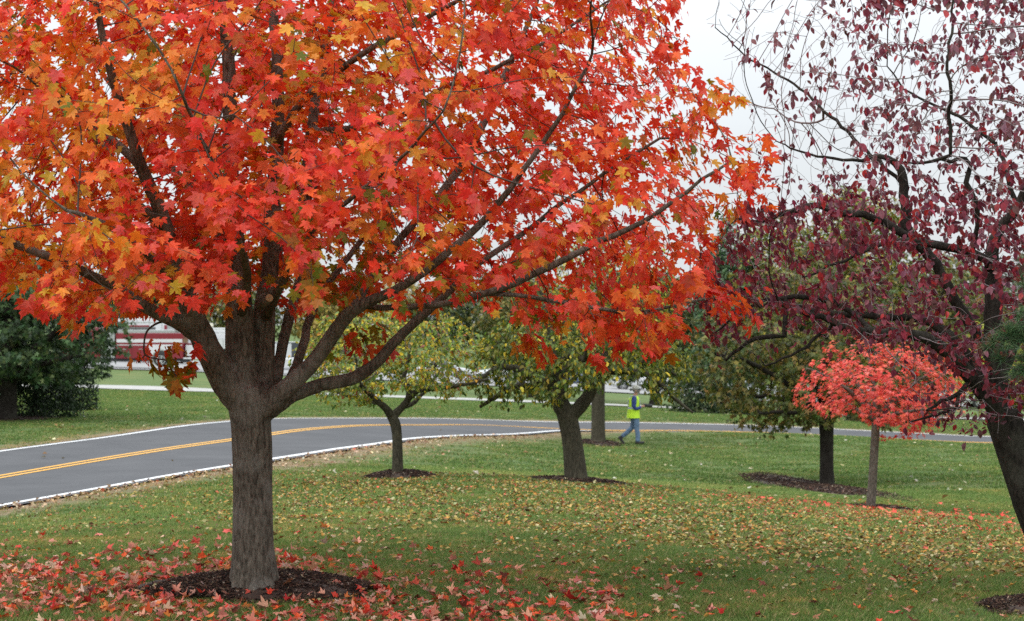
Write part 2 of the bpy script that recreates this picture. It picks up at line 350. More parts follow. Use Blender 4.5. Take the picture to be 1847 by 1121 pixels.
# ------------------------------------------------------------------ tree building
def unit(v): return v / (np.linalg.norm(v, axis=-1, keepdims=True) + 1e-12)
class Skel:
    def __init__(s): s.p = []; s.par = []; s.rf = []; s.main = {}; s.limb = []; s.nl = 0
    def limb_path(s, pts, rads, D, start=None, wob=.0):
        """pts world points; rads metres; start = node index to attach to (or None)"""
        q = catmull(np.column_stack([pts, rads]), 6)
        L_ = np.concatenate([[0], np.cumsum(np.linalg.norm(np.diff(q[:, :3], axis=0), axis=1))])
        n_ = max(2, int(L_[-1] / D) + 1); u = np.linspace(0, L_[-1], n_)
        q = np.stack([np.interp(u, L_, q[:, k]) for k in range(4)], 1)
        ids = []; prev = start if start is not None else -1
        lid = s.nl; s.nl += 1
        for i in range(n_):
            if i == 0 and start is not None:
                continue
            s.p.append(q[i, :3] + (RNG.normal(0, wob, 3) if 0 < i < n_ - 1 else 0)); s.par.append(prev); s.rf.append(q[i, 3]); s.limb.append(lid)
            k = len(s.p) - 1
            if ids: s.main[prev] = k
            ids.append(k); prev = k
        return ids
    def nearest(s, pt): return int(np.argmin(np.linalg.norm(np.array(s.p) - np.asarray(pt), axis=1)))
    def grow(s, att, D, kill, iters, trop=(0, 0, 0), jit=.25, start_from=None, maxchild=3):
        P_ = list(s.p); par = list(s.par); att = np.asarray(att, float)
        nd = np.full(len(att), 1e9); ni = np.zeros(len(att), int); nch = [0] * len(P_)
        for q in par:
            if q >= 0: nch[q] += 1
        ok = np.ones(len(P_), bool)
        if start_from is not None: ok[:] = False; ok[start_from] = True
        base = np.array(P_); cand = np.where(ok)[0]
        for a in range(0, len(att), 2000):
            d = np.linalg.norm(att[a:a + 2000, None] - base[cand][None], axis=2); k = d.argmin(1)
            nd[a:a + 2000] = d[np.arange(len(k)), k]; ni[a:a + 2000] = cand[k]
        alive = nd > kill
        for it in range(iters):
            if not alive.any(): break
            A = att[alive]; I = ni[alive]; dirs = unit(A - np.array(P_)[I])
            uq, inv = np.unique(I, return_inverse=True)
            sm = np.zeros((len(uq), 3)); np.add.at(sm, inv, dirs)
            sm = unit(unit(sm) + RNG.normal(0, jit, sm.shape) + np.array(trop))
            new = []; 
            for k, u in enumerate(uq):
                if nch[u] >= maxchild: continue
                q = P_[u] + D * sm[k]; new.append((u, q)); nch[u] += 1
            if not new: break
            n0 = len(P_)
            for u, q in new: P_.append(q); par.append(u); nch.append(0)
            NP = np.array([q for _, q in new]); al = np.where(alive)[0]
            for a in range(0, len(al), 1500):
                j = al[a:a + 1500]; d = np.linalg.norm(att[j, None] - NP[None], axis=2); k = d.argmin(1); dm = d[np.arange(len(j)), k]
                # a saturated nearest node must be released
                sat = np.array([nch[x] >= maxchild for x in ni[j]])
                b_ = (dm < nd[j]) | (sat & (dm < nd[j] + 2 * D)); nd[j[b_]] = dm[b_]; ni[j[b_]] = n0 + k[b_]
            alive &= nd > kill
        s.p = P_; s.par = par
        s.rf += [0] * (len(P_) - len(s.rf)); s.limb += [-1] * (len(P_) - len(s.limb))
        return s
    def finish(s, tip=.002, pw=2.3):
        n_ = len(s.p); s.P = np.array(s.p); s.PAR = np.array(s.par); r = np.zeros(n_)
        ch = [[] for _ in range(n_)]
        for i in range(n_ - 1, -1, -1):
            r[i] = max(tip, r[i] ** (1 / pw) if r[i] > 0 else tip)
            if s.rf[i] > 0: r[i] = s.rf[i]
            p_ = s.par[i]
            if p_ >= 0:
                r[p_] += r[i] ** pw; ch[p_].append(i)
        for i in range(n_):      # children never thicker than parents
            p_ = s.par[i]
            if p_ >= 0 and s.rf[i] == 0: r[i] = min(r[i], .85 * r[p_] if s.rf[p_] > 0 else r[p_])
        fx = np.array(s.rf) > 0; mc = np.full(n_, -1)
        for i in range(n_):
            if ch[i]: mc[i] = max(ch[i], key=lambda k: r[k])
        mv = np.where(~fx & (mc >= 0) & (s.PAR >= 0))[0]
        for _ in range(3): s.P[mv] = .5 * s.P[mv] + .25 * (s.P[s.PAR[mv]] + s.P[mc[mv]])
        s.r = r; s.ch = ch; return s
    def chains(s):
        out = []; stack = [i for i in range(len(s.p)) if s.par[i] < 0]
        while stack:
            h = stack.pop(); c = [] if s.par[h] < 0 else [s.par[h]]
            i = h
            while True:
                c.append(i)
                if not s.ch[i]: break
                m_ = s.main.get(i)
                if m_ is None: m_ = max(s.ch[i], key=lambda k: s.r[k])
                for k in s.ch[i]:
                    if k != m_: stack.append(k)
                i = m_
            out.append(c)
        return out
def tube(pts, rad, k, cap=False, ridg=0):
    pts = np.asarray(pts, float); n_ = len(pts)
    t = np.gradient(pts, axis=0); t = unit(t)
    a = np.array([0, 0, 1.]) if abs(t[0, 2]) < .9 else np.array([1., 0, 0]); u = unit(np.cross(t[0], a)); U = [u]
    for i in range(1, n_):
        u = U[-1] - t[i] * (U[-1] @ t[i]); U.append(unit(u))
    U = np.array(U); W = np.cross(t, U)
    an = np.linspace(0, 2 * math.pi, k, endpoint=False)
    ring = U[:, None] * np.cos(an)[None, :, None] + W[:, None] * np.sin(an)[None, :, None]
    V = pts[:, None] + ring * np.asarray(rad)[:, None, None]
    V = V.reshape(-1, 3); i0 = np.arange(n_ - 1)[:, None] * k + np.arange(k)[None]; i1 = np.arange(n_ - 1)[:, None] * k + (np.arange(k)[None] + 1) % k
    Fq = np.stack([i0, i1, i1 + k, i0 + k], -1).reshape(-1, 4)
    T = []
    if cap:
        V = np.vstack([V, pts[:1], pts[-1:]]); c0 = n_ * k; j = np.arange(k)
        T = np.concatenate([np.stack([np.full(k, c0), (j + 1) % k, j], 1), np.stack([np.full(k, c0 + 1), (n_ - 1) * k + j, (n_ - 1) * k + (j + 1) % k], 1)])
    return V, Fq, T
def join_tubes(ts):
    V = []; Q = []; T = []; o = 0
    for v, q, t in ts:
        V.append(v); Q.append(q + o); 
        if len(t): T.append(t + o)
        o += len(v)
    f = [np.concatenate(Q)]
    if T: f.append(np.concatenate(T))
    return np.concatenate(V), f

def remesh_union(name, tubes, voxel, mat, parent, disp=.006, dscale=9, zs=.15):
    """fuse overlapping limb tubes into one continuous trunk"""
    V, f = join_tubes(tubes); V = V - np.array(parent.location)
    o = bpy.data.objects.new('tmp_' + name, mesh_np(name, V, f, mat)); COL.objects.link(o)
    md = o.modifiers.new('r', 'REMESH'); md.mode = 'VOXEL'; md.voxel_size = voxel
    ms = o.modifiers.new('s', 'SMOOTH'); ms.iterations = 6; ms.factor = .5
    dg = bpy.context.evaluated_depsgraph_get(); me = bpy.data.meshes.new_from_object(o.evaluated_get(dg))
    bpy.data.objects.remove(o)
    n_ = len(me.vertices); co = np.empty(n_ * 3, np.float32); me.vertices.foreach_get('co', co); no = np.empty(n_ * 3, np.float32)
    me.vertex_normals.foreach_get('vector', no); co = co.reshape(-1, 3); no = no.reshape(-1, 3)
    d = np.array([noise.fractal(Vector((c[0] * dscale, c[1] * dscale, c[2] * dscale * zs)), .7, 2.1, 4) + .8 * noise.noise(Vector((c[0] * 2.5, c[1] * 2.5, c[2] * 1.2))) for c in co])
    co += no * (d * disp)[:, None]; me.vertices.foreach_set('co', co.ravel()); me.update()
    me.polygons.foreach_set('use_smooth', np.ones(len(me.polygons), bool))
    if not me.materials: me.materials.append(mat)
    me.name = name
    return link(bpy.data.objects.new(name, me), parent)

# ---- leaf templates: (verts, tris, rim weight) base at origin, tip along +y, face along +z
def maple_tpl(curl=.22, fold=.15, simple_=False):
    half = [(.14, -.07), (.44, .02), (.27, .20), (.45, .33), (.63, .62), (.32, .58), (.17, .50), (.23, .73), (.10, .78)]
    if simple_: half = [(.42, .0), (.26, .22), (.62, .60), (.18, .50)]
    pts = [(x, y) for x, y in half] + [(0, 1.0)] + [(-x, y) for x, y in half[::-1]] + [(0, 0)]
    V = [(0, .33, 0)] + [(x, y, 0) for x, y in pts]; V = np.array(V, float); V[:, 1] -= 0.0
    V[:, 2] = fold * np.abs(V[:, 0]) - curl * (V[:, 1] - .3) ** 2 * np.sign(V[:, 1] - .3) - curl * .7 * V[:, 0] ** 2
    n_ = len(pts); T = [(0, 1 + i, 1 + (i + 1) % n_) for i in range(n_)]
    rim = np.ones(len(V)); rim[0] = 0; rim[-1] = 0
    return V, np.array(T)[:, [0, 1, 2]], rim
def ovate_tpl(wd=.52, fold=.22, curl=.2):
    V = np.array([(0, 0, 0), (wd * .42, .25, 0), (wd * .5, .5, 0), (wd * .3, .8, 0), (0, 1, 0), (-wd * .3, .8, 0), (-wd * .5, .5, 0), (-wd * .42, .25, 0), (0, .5, 0)], float)
    V[:, 2] = fold * np.abs(V[:, 0]) * 1.4 - curl * V[:, 1] ** 2
    T = [(8, i, (i + 1) % 8) for i in range(8)]; rim = np.ones(9); rim[8] = 0; rim[0] = 0
    return V, np.array(T), rim
def quad_tpl(wd=.6, fold=.2):
    V = np.array([(0, 0, 0), (wd * .5, .45, fold * .3), (0, 1, -.12), (-wd * .5, .45, fold * .3)], float)
    return V, np.array([(0, 1, 2), (0, 2, 3)]), np.array([0, 1, 1, 1.])
MAPLES = [maple_tpl(.22, .12), maple_tpl(.45, .25), maple_tpl(.05, .35), maple_tpl(.6, -.1)]
LITTER = [maple_tpl(.5, .5), maple_tpl(.9, .2), maple_tpl(-.3, .9), maple_tpl(.2, -.6), maple_tpl(1.2, .6)]
MAPLES_S = [maple_tpl(.25, .15, True), maple_tpl(.5, .3, True)]
OVATES = [ovate_tpl(.55, .25, .25), ovate_tpl(.5, .5, .45), ovate_tpl(.6, .1, .1)]
QUADS = [quad_tpl(.7, .2), quad_tpl(.6, .6)]

def frames(nrm, tip):
    nrm = unit(nrm); tip = tip - nrm * np.sum(tip * nrm, 1, keepdims=True); tip = unit(tip); sx = np.cross(tip, nrm); return sx, tip, nrm
def leaves_mesh(pos, nrm, tip, size, tpls, ccen, crim):
    """all leaves as one mesh; ccen / crim colours at the midrib and rim of each leaf"""
    sx, ty, nz_ = frames(nrm, tip); which = RNG.integers(0, len(tpls), len(pos)); Vs = []; Fs = []; Cs = []; o = 0
    for k, (V, T, rim) in enumerate(tpls):
        j = np.where(which == k)[0]
        if not len(j): continue
        q = V[None] * size[j, None, None]
        w_ = pos[j, None] + q[..., 0:1] * sx[j, None] + q[..., 1:2] * ty[j, None] + q[..., 2:3] * nz_[j, None]
        Vs.append(w_.reshape(-1, 3)); Fs.append((T[None] + (np.arange(len(j)) * len(V))[:, None, None] + o).reshape(-1, 3)); o += len(j) * len(V)
        Cs.append((ccen[j, None] * (1 - rim)[None, :, None] + crim[j, None] * rim[None, :, None]).reshape(-1, 3))
    return np.concatenate(Vs), np.concatenate(Fs), np.concatenate(Cs)
def crown(parent, pos, nrm, tip, size, tpls, ccen, crim, mat, name='foliage'):
    V, T, C = leaves_mesh(pos, nrm, tip, size, tpls, ccen, crim)
    o = obj(name, V, T, mat, parent, smooth=False, cols=C); o['kind'] = 'stuff'; return o
TPL_ME = {}
def tpl_mesh(key, tpl, mat, shade=.85):
    if key not in TPL_ME:
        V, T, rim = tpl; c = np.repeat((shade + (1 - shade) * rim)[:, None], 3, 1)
        TPL_ME[key] = mesh_np(key, V, T, mat, cols=c)
    return TPL_ME[key]
def single_leaves(parent, pos, nrm, tip, size, col, tpls, mat, key, name='leaf'):
    sx, ty, nz_ = frames(nrm, tip); out_ = []
    base = np.array(parent.location) if parent is not None else np.zeros(3)
    for i in range(len(pos)):
        k = int(RNG.integers(0, len(tpls))); me = tpl_mesh(f'{key}_{k}', tpls[k], mat)
        o = bpy.data.objects.new(name, me); s_ = float(size[i])
        M = Matrix([[sx[i][r] * s_, ty[i][r] * s_, nz_[i][r] * s_, pos[i][r] - base[r]] for r in range(3)] + [[0, 0, 0, 1]])
        COL.objects.link(o)
        if parent is not None: o.parent = parent
        o.matrix_basis = M; o.color = (*[float(x) for x in col[i]], 1); out_.append(o)
    return out_
def proj(p): return 923.5 + F * p[:, 0] / p[:, 1], HOR - F * (p[:, 2] - HC) / p[:, 1]
def vnoise(p, sc, seed=0.):
    return np.array([noise.noise(Vector((a[0] * sc + seed, a[1] * sc, a[2] * sc))) for a in p])
def palette(cols, w_, n_):
    c = np.array([lin(*x) for x in cols]); k = RNG.choice(len(c), n_, p=np.array(w_) / sum(w_)); return c[k]
def vary(c, v=.12):
    return np.clip(c * np.exp(RNG.normal(0, v, (len(c), 1))) * np.exp(RNG.normal(0, v * .4, c.shape)), .002, .9)

def leaf_sites(sk, thr, per, spread, prob=1.0):
    """positions near thin twig nodes"""
    idx = np.where((sk.r < thr) & (np.array(sk.rf) == 0))[0]
    if prob < 1: idx = idx[RNG.random(len(idx)) < prob]
    par = np.array(sk.par)[idx]; dirs = unit(sk.P[idx] - sk.P[par])
    k = np.repeat(np.arange(len(idx)), per)
    off = RNG.normal(0, 1, (len(k), 3)); off = unit(off) * RNG.uniform(.2, 1, (len(k), 1)) * spread
    return sk.P[idx][k] + off, dirs[k], off
def wood(sk, parent, mat, matt, big=.018, kbig=9, name='branch', maxbig=60, skip_main=False, kt=4, thin_min=0, trunk_name='trunk', trunk_chain=True):
    ch = sk.chains(); thin = []; nb = 0
    order = sorted(ch, key=lambda c: -sk.r[c[min(1, len(c) - 1)]])
    for ci, c in enumerate(order):
        if len(c) < 2: continue
        r_ = sk.r[c].copy()
        if sk.par[c[0]] >= 0 or ci > 0: r_[0] = min(r_[0], r_[1] * 1.15)
        if r_[1] > big and nb < maxbig:
            V, q, t_ = tube(sk.P[c], r_, kbig, cap=True)
            o = obj(trunk_name if (ci == 0 and trunk_chain) else name, V, [q, t_], mat, parent, smooth=True); nb += 1
        else: thin.append(tube(sk.P[c], r_, 6 if r_[1] > .008 else kt))
    if thin:
        V, f = join_tubes(thin); o = obj('twigs', V, f, matt, parent, smooth=True); o['kind'] = 'stuff'

def in_poly(x, y, poly):
    poly = np.asarray(poly, float); ins = np.zeros(len(x), bool); j = len(poly) - 1
    for i in range(len(poly)):
        xi, yi = poly[i]; xj, yj = poly[j]
        c = ((yi > y) != (yj > y)) & (x < (xj - xi) * (y - yi) / (yj - yi + 1e-9) + xi); ins ^= c; j = i
    return ins
def pxpts(lst, Y0):
    """(px,py,dy,rpx): dy = metres behind the tree's own depth Y0; returns points, radii"""
    pts = []; rr = []
    for a in lst:
        ppm = F / (Y0 + a[2]); pts.append(P(a[0], a[1], ppm)); rr.append(a[3] / ppm)
    return np.array(pts), np.array(rr)

# ================================================================== THE BIG MAPLE
Y0 = F / 233
mz = P(456, 1068, 233)
maple = empty('maple_tree', (mz[0], mz[1], zt1(mz[0], mz[1])), 'large red and orange maple in the foreground with several stems rising from its trunk', 'tree')
TR = [(457,1085,0,46),(457,1068,0,43),(456,1040,0,39.5),(456,980,0,37.5),(456,900,0,36),(455,820,0,35.5),(453,765,0,36),(449,725,0,39),(446,700,0,38)]
LIMBS = {
 's1': [(449,725,0,30),(438,690,0,27),(434,650,0,26),(432,600,0,25),(431,550,0,23),(430,500,0,20),(426,440,.05,17),(419,360,.1,15),(414,260,.15,14),(413,160,.2,13),(408,60,.2,11),(398,-60,.3,9),(390,-250,.3,5)],
 's2': [(462,725,.1,27),(472,680,.15,24),(474,630,.2,22),(476,580,.2,21),(480,540,.25,19),(488,480,.3,16),(492,400,.4,14.5),(497,310,.5,14),(501,220,.6,12.5),(500,120,.7,11),(494,20,.8,9),(486,-150,.9,5)],
 's3': [(440,735,-.02,23),(412,700,-.1,27),(388,655,-.2,25),(362,600,-.3,23),(343,555,-.4,19),(330,515,-.5,16.5),(318,470,-.6,15),(298,410,-.7,14),(272,340,-.8,13.5),(250,290,-.9,12),(232,230,-1,10.5),(205,150,-1.1,9),(180,40,-1.2,7),(150,-120,-1.3,4)],
 's3b': [(366,610,-.3,17),(340,592,-.35,15),(312,575,-.45,13),(270,560,-.6,11),(210,520,-.8,9.5),(140,485,-1.0,8.5),(65,455,-1.1,8),(0,432,-1.2,7),(-100,395,-1.3,5),(-260,330,-1.4,3)],
 's4a': [(478,735,.1,18),(497,690,.2,14),(506,640,.3,12.5),(517,590,.4,12),(530,540,.5,11),(545,490,.7,10),(556,420,.9,11),(552,330,1.0,13),(562,230,1.1,12),(572,170,1.2,11),(590,80,1.3,9),(610,-40,1.4,6)],
 's4b': [(490,735,.1,16),(514,700,.3,12),(535,660,.5,10),(549,615,.6,9.5),(562,570,.8,8),(588,520,1.0,7),(640,450,1.3,6),(700,370,1.7,5)],
 's5': [(465,745,-.05,22),(497,718,-.08,23),(530,688,-.1,19),(570,648,-.1,16.5),(600,605,-.15,15.5),(630,565,-.2,14.5),(665,545,-.2,12),(710,525,-.25,10.5),(765,492,-.3,9),(825,442,-.35,8.5),(885,385,-.4,7.5),(950,300,-.5,6),(1010,210,-.6,5),(1060,120,-.6,3.5)],
 's5b': [(615,585,-.15,12),(640,552,.0,10),(672,500,.3,8.5),(715,440,.5,8),(775,370,.7,8),(825,310,.8,8.5),(862,245,.9,8.5),(895,170,1,7.5),(930,90,1.1,6),(965,10,1.2,4.5),(1000,-100,1.2,3)],
 's6': [(465,752,-.02,19),(496,735,.0,17),(530,712,.05,15),(580,695,.1,13.5),(630,685,.15,13),(668,665,.2,12.5),(700,630,.25,11.5),(735,592,.3,10.5),(768,562,.35,9.5),(805,530,.4,8),(860,480,.5,7),(930,430,.6,6),(1010,370,.7,5),(1110,300,.8,4),(1190,250,.8,3)],
 's6b': [(668,558,.0,6),(710,556,-.2,5.5),(790,550,-.4,6),(860,533,-.5,6.5),(920,515,-.5,6.5),(975,490,-.5,6.5),(1040,456,-.5,6),(1100,428,-.5,5.5),(1170,395,-.5,4.5),(1240,345,-.5,3.5),(1320,290,-.5,2.5)],
 's6c': [(870,530,-.45,5),(930,532,-.5,4),(990,543,-.6,4.2),(1050,552,-.6,3.8),(1120,562,-.6,3.4),(1190,558,-.6,3),(1270,540,-.6,2.4)],
 'f1': [(440,560,-.1,9),(446,500,-.5,8),(430,430,-1.1,6.5),(400,340,-1.8,5),(360,240,-2.5,4),(320,150,-3,2.5)],
 'f2': [(484,560,0,9),(515,500,-.4,8),(550,430,-.9,6),(630,360,-1.5,4.5),(720,290,-2.1,3.2),(800,200,-2.6,2)],
 'f3': [(330,520,-.5,9),(300,490,-1.1,7),(240,440,-1.9,5.5),(180,400,-2.5,5.5),(120,380,-2.9,3)],
 'b1': [(476,520,.3,12),(500,440,1.0,10),(560,340,1.8,8),(640,230,2.6,6),(700,120,3.1,4)],
 'b2': [(430,510,.1,12),(400,430,.9,10),(340,340,1.7,8),(260,240,2.4,6),(190,140,2.9,4)],
 'l2': [(255,300,-.85,9),(200,250,-.6,8),(130,190,-.4,7),(60,130,-.3,6),(0,60,-.2,5),(-120,-40,0,3)],
 'l3': [(298,412,-.7,9),(230,350,-.9,8),(205,300,-1,7),(160,230,-1.1,6),(100,180,-1.3,5)],
 'r2': [(497,260,.5,8),(540,190,.2,7),(620,120,-.1,6),(720,60,-.3,5),(830,0,-.5,4)],
 'r3': [(560,240,1.1,7),(640,230,.6,5.5),(720,210,.5,5),(800,160,.3,4.5),(900,120,.1,4),(1010,60,0,3),(1100,0,0,2.2)],
}
sk = Skel(); D = .13
tr_ids = sk.limb_path(*pxpts(TR, Y0), D)
LS = {'s5': .84, 's6': .86, 's4a': .80, 's4b': .88, 's3': .92, 's5b': .85, 's1': .97, 's2': .95}
for k, v in LIMBS.items():
    v = LIMBS[k] = [(a, b_, c_, d_ * (LS.get(k, 1) if i_ > 0 else 1)) for i_, (a, b_, c_, d_) in enumerate(v)]
    pts, rr = pxpts(v, Y0); st = sk.nearest(pts[0]); sk.limb_path(pts, rr, D, start=st, wob=.004)
# crown volume and its outline in the photograph
OUT = [(-420,560),(-250,580),(-120,560),(0,520),(30,520),(70,560),(130,580),(240,555),(330,545),(400,555),(470,530),(540,560),(600,560),(690,572),(780,560),(860,560),(940,575),(1040,610),(1120,635),(1205,640),(1235,600),(1260,560),(1340,575),(1365,555),(1290,490),(1290,440),(1350,385),(1390,300),(1350,270),(1310,200),(1290,110),(1255,40),(1240,-60),(1180,-260),(1000,-500),(600,-640),(0,-560),(-380,-250),(-520,150)]
cz = HC + 1.15; cx = P(470, 0, 233)[0]
n_ = 26000; q = RNG.normal(0, 1, (n_, 3)); q = unit(q) * (RNG.random((n_, 1)) ** (1 / 2.6))
A = q * np.array([4.15, 3.3, 4.3]) + np.array([cx, Y0 + .1, cz])
px, py = proj(A); ok = in_poly(px, py, OUT) & (A[:, 2] > HC - .35)
A = A[ok]; px, py = proj(A)
nv = vnoise(A, 1.15) + .5 * vnoise(A, 2.6, 9.)
thr = np.where(px < 430, -.5, np.where(px > 520, -.30, -.32)); keepn = nv > thr
keepn &= (RNG.random(len(A)) < np.where((py < -200) | (px < -250), .45, 1.0))
# fewer leaves low in the middle, in front of the stems
lowmid = (px > 400) & (px < 720) & (py > 470); keepn &= ~(lowmid & (A[:, 1] < Y0 + .15) & (RNG.random(len(A)) < .75))
A = A[keepn]
sel = RNG.permutation(len(A))[:7600]; A = A[sel]
sk.grow(A, .14, .155, 60, trop=(0, 0, .03), jit=.22)
sk.finish(tip=.0022, pw=2.15)
# trunk and the feet of its stems fused into one skin
tubes = []
pts, rr = pxpts(TR, Y0); q = catmull(np.column_stack([pts, rr]), 5); tubes.append(tube(q[:, :3], q[:, 3], 24, cap=True))
for k, cut in (('s1', 6), ('s2', 6), ('s3', 6), ('s3b', 3), ('s4a', 5), ('s4b', 4), ('s5', 7), ('s6', 6)):
    pts, rr = pxpts(LIMBS[k][:cut], Y0); q = catmull(np.column_stack([pts, rr * 1.04]), 5); q[-3:, 3] *= np.array([.97, .9, .8]); tubes.append(tube(q[:, :3], q[:, 3], 16, cap=True))
for a in np.linspace(0, 2 * math.pi, 7, endpoint=False):     # root flare
    d = np.array([math.cos(a + .3), math.sin(a + .3), 0]); b0 = P(457, 1062, 233)
    tubes.append(tube(np.array([b0 + d * .19 + [0, 0, -.06], b0 + d * .155 + [0, 0, .06], b0 + d * .13 + [0, 0, .28], b0 + d * .10 + [0, 0, .5]]), [.05, .045, .035, .02], 8, cap=True))
remesh_union('trunk', tubes, .0115, M_bark, maple, disp=.0062, dscale=12, zs=.17)
# pruned stub
c0 = P(470, 552, 236); c1 = P(486, 538, 240)
V, q_, t_ = tube(np.array([c0, (c0 + c1) / 2, c1]), [.035, .032, .03], 12, cap=False); obj('pruned_stub', V, q_, M_bark, maple, smooth=True)
dn_ = unit(c1 - c0 + np.array([0, -.05, 0])); aa = np.linspace(0, 2 * math.pi, 12, endpoint=False); uu = unit(np.cross(dn_, [0, 0, 1.])); vv = np.cross(dn_, uu)
Vd = np.vstack([[c1 + dn_ * .002], c1 + .029 * (np.cos(aa)[:, None] * uu + np.sin(aa)[:, None] * vv)]); o = obj('cut_face', Vd, np.array([(0, i + 1, (i + 1) % 12 + 1) for i in range(12)]), simple('cut_wood', (.42, .28, .16), .8), maple)
# hanging twig, lower left
h1 = [(312,577,-.45,2.6),(285,583,-.5,2.2),(266,597,-.55,2),(260,620,-.6,1.8),(264,642,-.6,1.6),(300,650,-.6,1.5),(330,655,-.6,1.2)]
h2 = [(262,640,-.6,1.4),(250,655,-.62,1.1)]; h3 = [(300,650,-.6,1.2),(315,675,-.6,1),(325,690,-.6,1)]
for hh in (h1, h2, h3):
    pts, rr = pxpts(hh, Y0); q = catmull(np.column_stack([pts, rr]), 4); V, q_, t_ = tube(q[:, :3], q[:, 3], 5); obj('drooping_twig', V, q_, M_twig, maple, smooth=True)
wood(sk, maple, M_bark, M_twig, big=.013, kbig=10, maxbig=90, trunk_chain=False)
# leaves
ctr = np.array([cx, Y0, cz - 1.0])
pos, dr, off = leaf_sites(sk, .006, 5, .12, prob=1.0)
def maple_leafset(pos, dr):
    outw = pos - ctr; outw[:, 2] *= .6; outw = unit(outw); nn = len(pos)
    co = np.stack([vnoise(pos, 1.9, 11.), vnoise(pos, 1.9, 23.), vnoise(pos, 1.9, 37.)], 1) * 1.1
    nrm = unit(outw * .75 + np.array([0, -.12, .45]) + co + RNG.normal(0, .30, (nn, 3)))
    tip = unit(np.array([0, 0, -1.0]) + outw * .55 + dr * .35 + co[:, ::-1] * .6 + RNG.normal(0, .30, (nn, 3)))
    size = np.clip(RNG.normal(.075, .020, nn), .03, .12)
    return nrm, tip, size
px, py = proj(pos); keep = (RNG.random(len(pos)) < .97)
INN = [(a, b + 22) for a, b in OUT]; keep &= (in_poly(px, py, INN) | (py < 400))
pos = pos[keep]; dr = dr[keep]
# keep the long limbs visible where the photograph shows them in front of the foliage
px, py = proj(pos); drop = np.zeros(len(pos))
for k, pb_ in (('s5', .9), ('s5b', .6), ('s6b', .92), ('s6c', .75), ('s6', .7), ('s3', .5), ('s1', .4), ('s2', .4), ('s4b', .4), ('s3b', .5)):
    pts, rr = pxpts(LIMBS[k], Y0); q = catmull(np.column_stack([pts, rr]), 8); qx, qy = proj(q[:, :3]); qr = q[:, 3] * F / q[:, 1]
    d = np.hypot(px[:, None] - qx[None], py[:, None] - qy[None]); j = d.argmin(1); ii = np.arange(len(px))
    hit = (d[ii, j] < qr[j] + 15) & (pos[:, 1] < q[j, 1] + .05) & (py > 20)
    # the reveal comes in stretches, so leaf clumps still cross the limbs
    st_ = np.array([noise.noise(Vector((a / 70., b_ / 70., 5.))) for a, b_ in zip(px, py)]) > (-.2 if pb_ > .8 else .10)
    drop = np.maximum(drop, np.where(hit & st_, .93, np.where(hit, pb_ * .25, 0)))
kk = RNG.random(len(pos)) > drop; pos = pos[kk]; dr = dr[kk]
# scattered hanging clusters seen below the crown
cl = [(250,655,-.6,6,12),(275,668,-.6,8,14),(300,655,-.6,14,24),(325,680,-.6,14,22),(345,672,-.6,10,18),(318,700,-.6,5,8),(352,640,-.6,5,10),(268,640,-.6,4,14),
      (585,640,.3,8,14),(620,625,.3,8,22),(655,645,.3,7,16),(680,610,.3,7,20),(700,640,.3,3,10),(640,600,.3,9,28),(600,655,.3,3,10),
      (950,620,-.4,16,20),(975,640,-.4,12,18),(1110,640,-.5,12,28),(1190,640,-.5,12,20),(1080,655,-.5,5,10),
      (1340,300,-.5,9,30),(1385,295,-.5,6,14),(1370,260,-.5,4,14),(1350,350,-.5,8,24),(1385,385,-.5,4,10),(1330,560,-.5,12,30),(1355,590,-.5,6,14),(1300,540,-.5,10,28),
      (1300,190,-.3,7,20),(1330,190,-.3,4,10),(130,590,-1,10,24),(60,560,-1,10,24),(25,530,-1,6,18),(380,560,.4,8,22),(420,550,.5,6,14)]
ep = []; 
for a, b_, dy, k, sp in cl:
    for _ in range(k): ep.append(P(a + random.gauss(0, sp * .6), b_ + random.gauss(0, sp * .5) - 12, F / (Y0 + dy + random.gauss(0, .12))))
ep = np.array(ep); pos = np.vstack([pos, ep]); dr = np.vstack([dr, np.tile([0, 0, -1.], (len(ep), 1))])
nrm, tip, size = maple_leafset(pos, dr)
size[len(pos) - len(ep):] *= 1.25
nn = len(pos); px, py = proj(pos)
base = palette([(230,62,38),(238,80,44),(222,50,40),(242,104,48),(234,84,70),(238,98,90),(214,60,32)], [4,5,2.5,4,2.5,2,2], nn)
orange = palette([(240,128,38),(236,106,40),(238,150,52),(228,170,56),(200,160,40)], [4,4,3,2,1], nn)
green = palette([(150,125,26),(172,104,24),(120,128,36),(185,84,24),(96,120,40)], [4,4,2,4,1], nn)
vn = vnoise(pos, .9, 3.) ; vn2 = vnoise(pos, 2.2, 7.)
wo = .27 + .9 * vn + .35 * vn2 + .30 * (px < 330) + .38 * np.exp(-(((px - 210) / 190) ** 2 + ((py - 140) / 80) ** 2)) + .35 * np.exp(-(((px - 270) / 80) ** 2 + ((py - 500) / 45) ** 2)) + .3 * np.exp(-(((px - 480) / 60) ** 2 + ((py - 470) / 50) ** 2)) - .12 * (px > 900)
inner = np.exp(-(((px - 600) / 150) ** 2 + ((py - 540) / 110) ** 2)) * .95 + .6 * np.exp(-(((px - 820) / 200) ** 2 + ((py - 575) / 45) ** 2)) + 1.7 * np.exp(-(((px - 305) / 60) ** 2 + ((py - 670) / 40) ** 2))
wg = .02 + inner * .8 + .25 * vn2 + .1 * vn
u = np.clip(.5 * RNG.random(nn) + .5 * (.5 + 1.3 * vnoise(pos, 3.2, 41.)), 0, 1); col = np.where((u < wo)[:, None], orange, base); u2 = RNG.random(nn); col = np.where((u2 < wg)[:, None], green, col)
col = vary(col, .10)
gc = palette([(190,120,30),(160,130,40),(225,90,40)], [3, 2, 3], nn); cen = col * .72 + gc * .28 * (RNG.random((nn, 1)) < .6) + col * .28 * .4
vis = (px > 0) & (px < 1847) & (py > 0) & (py < 700)
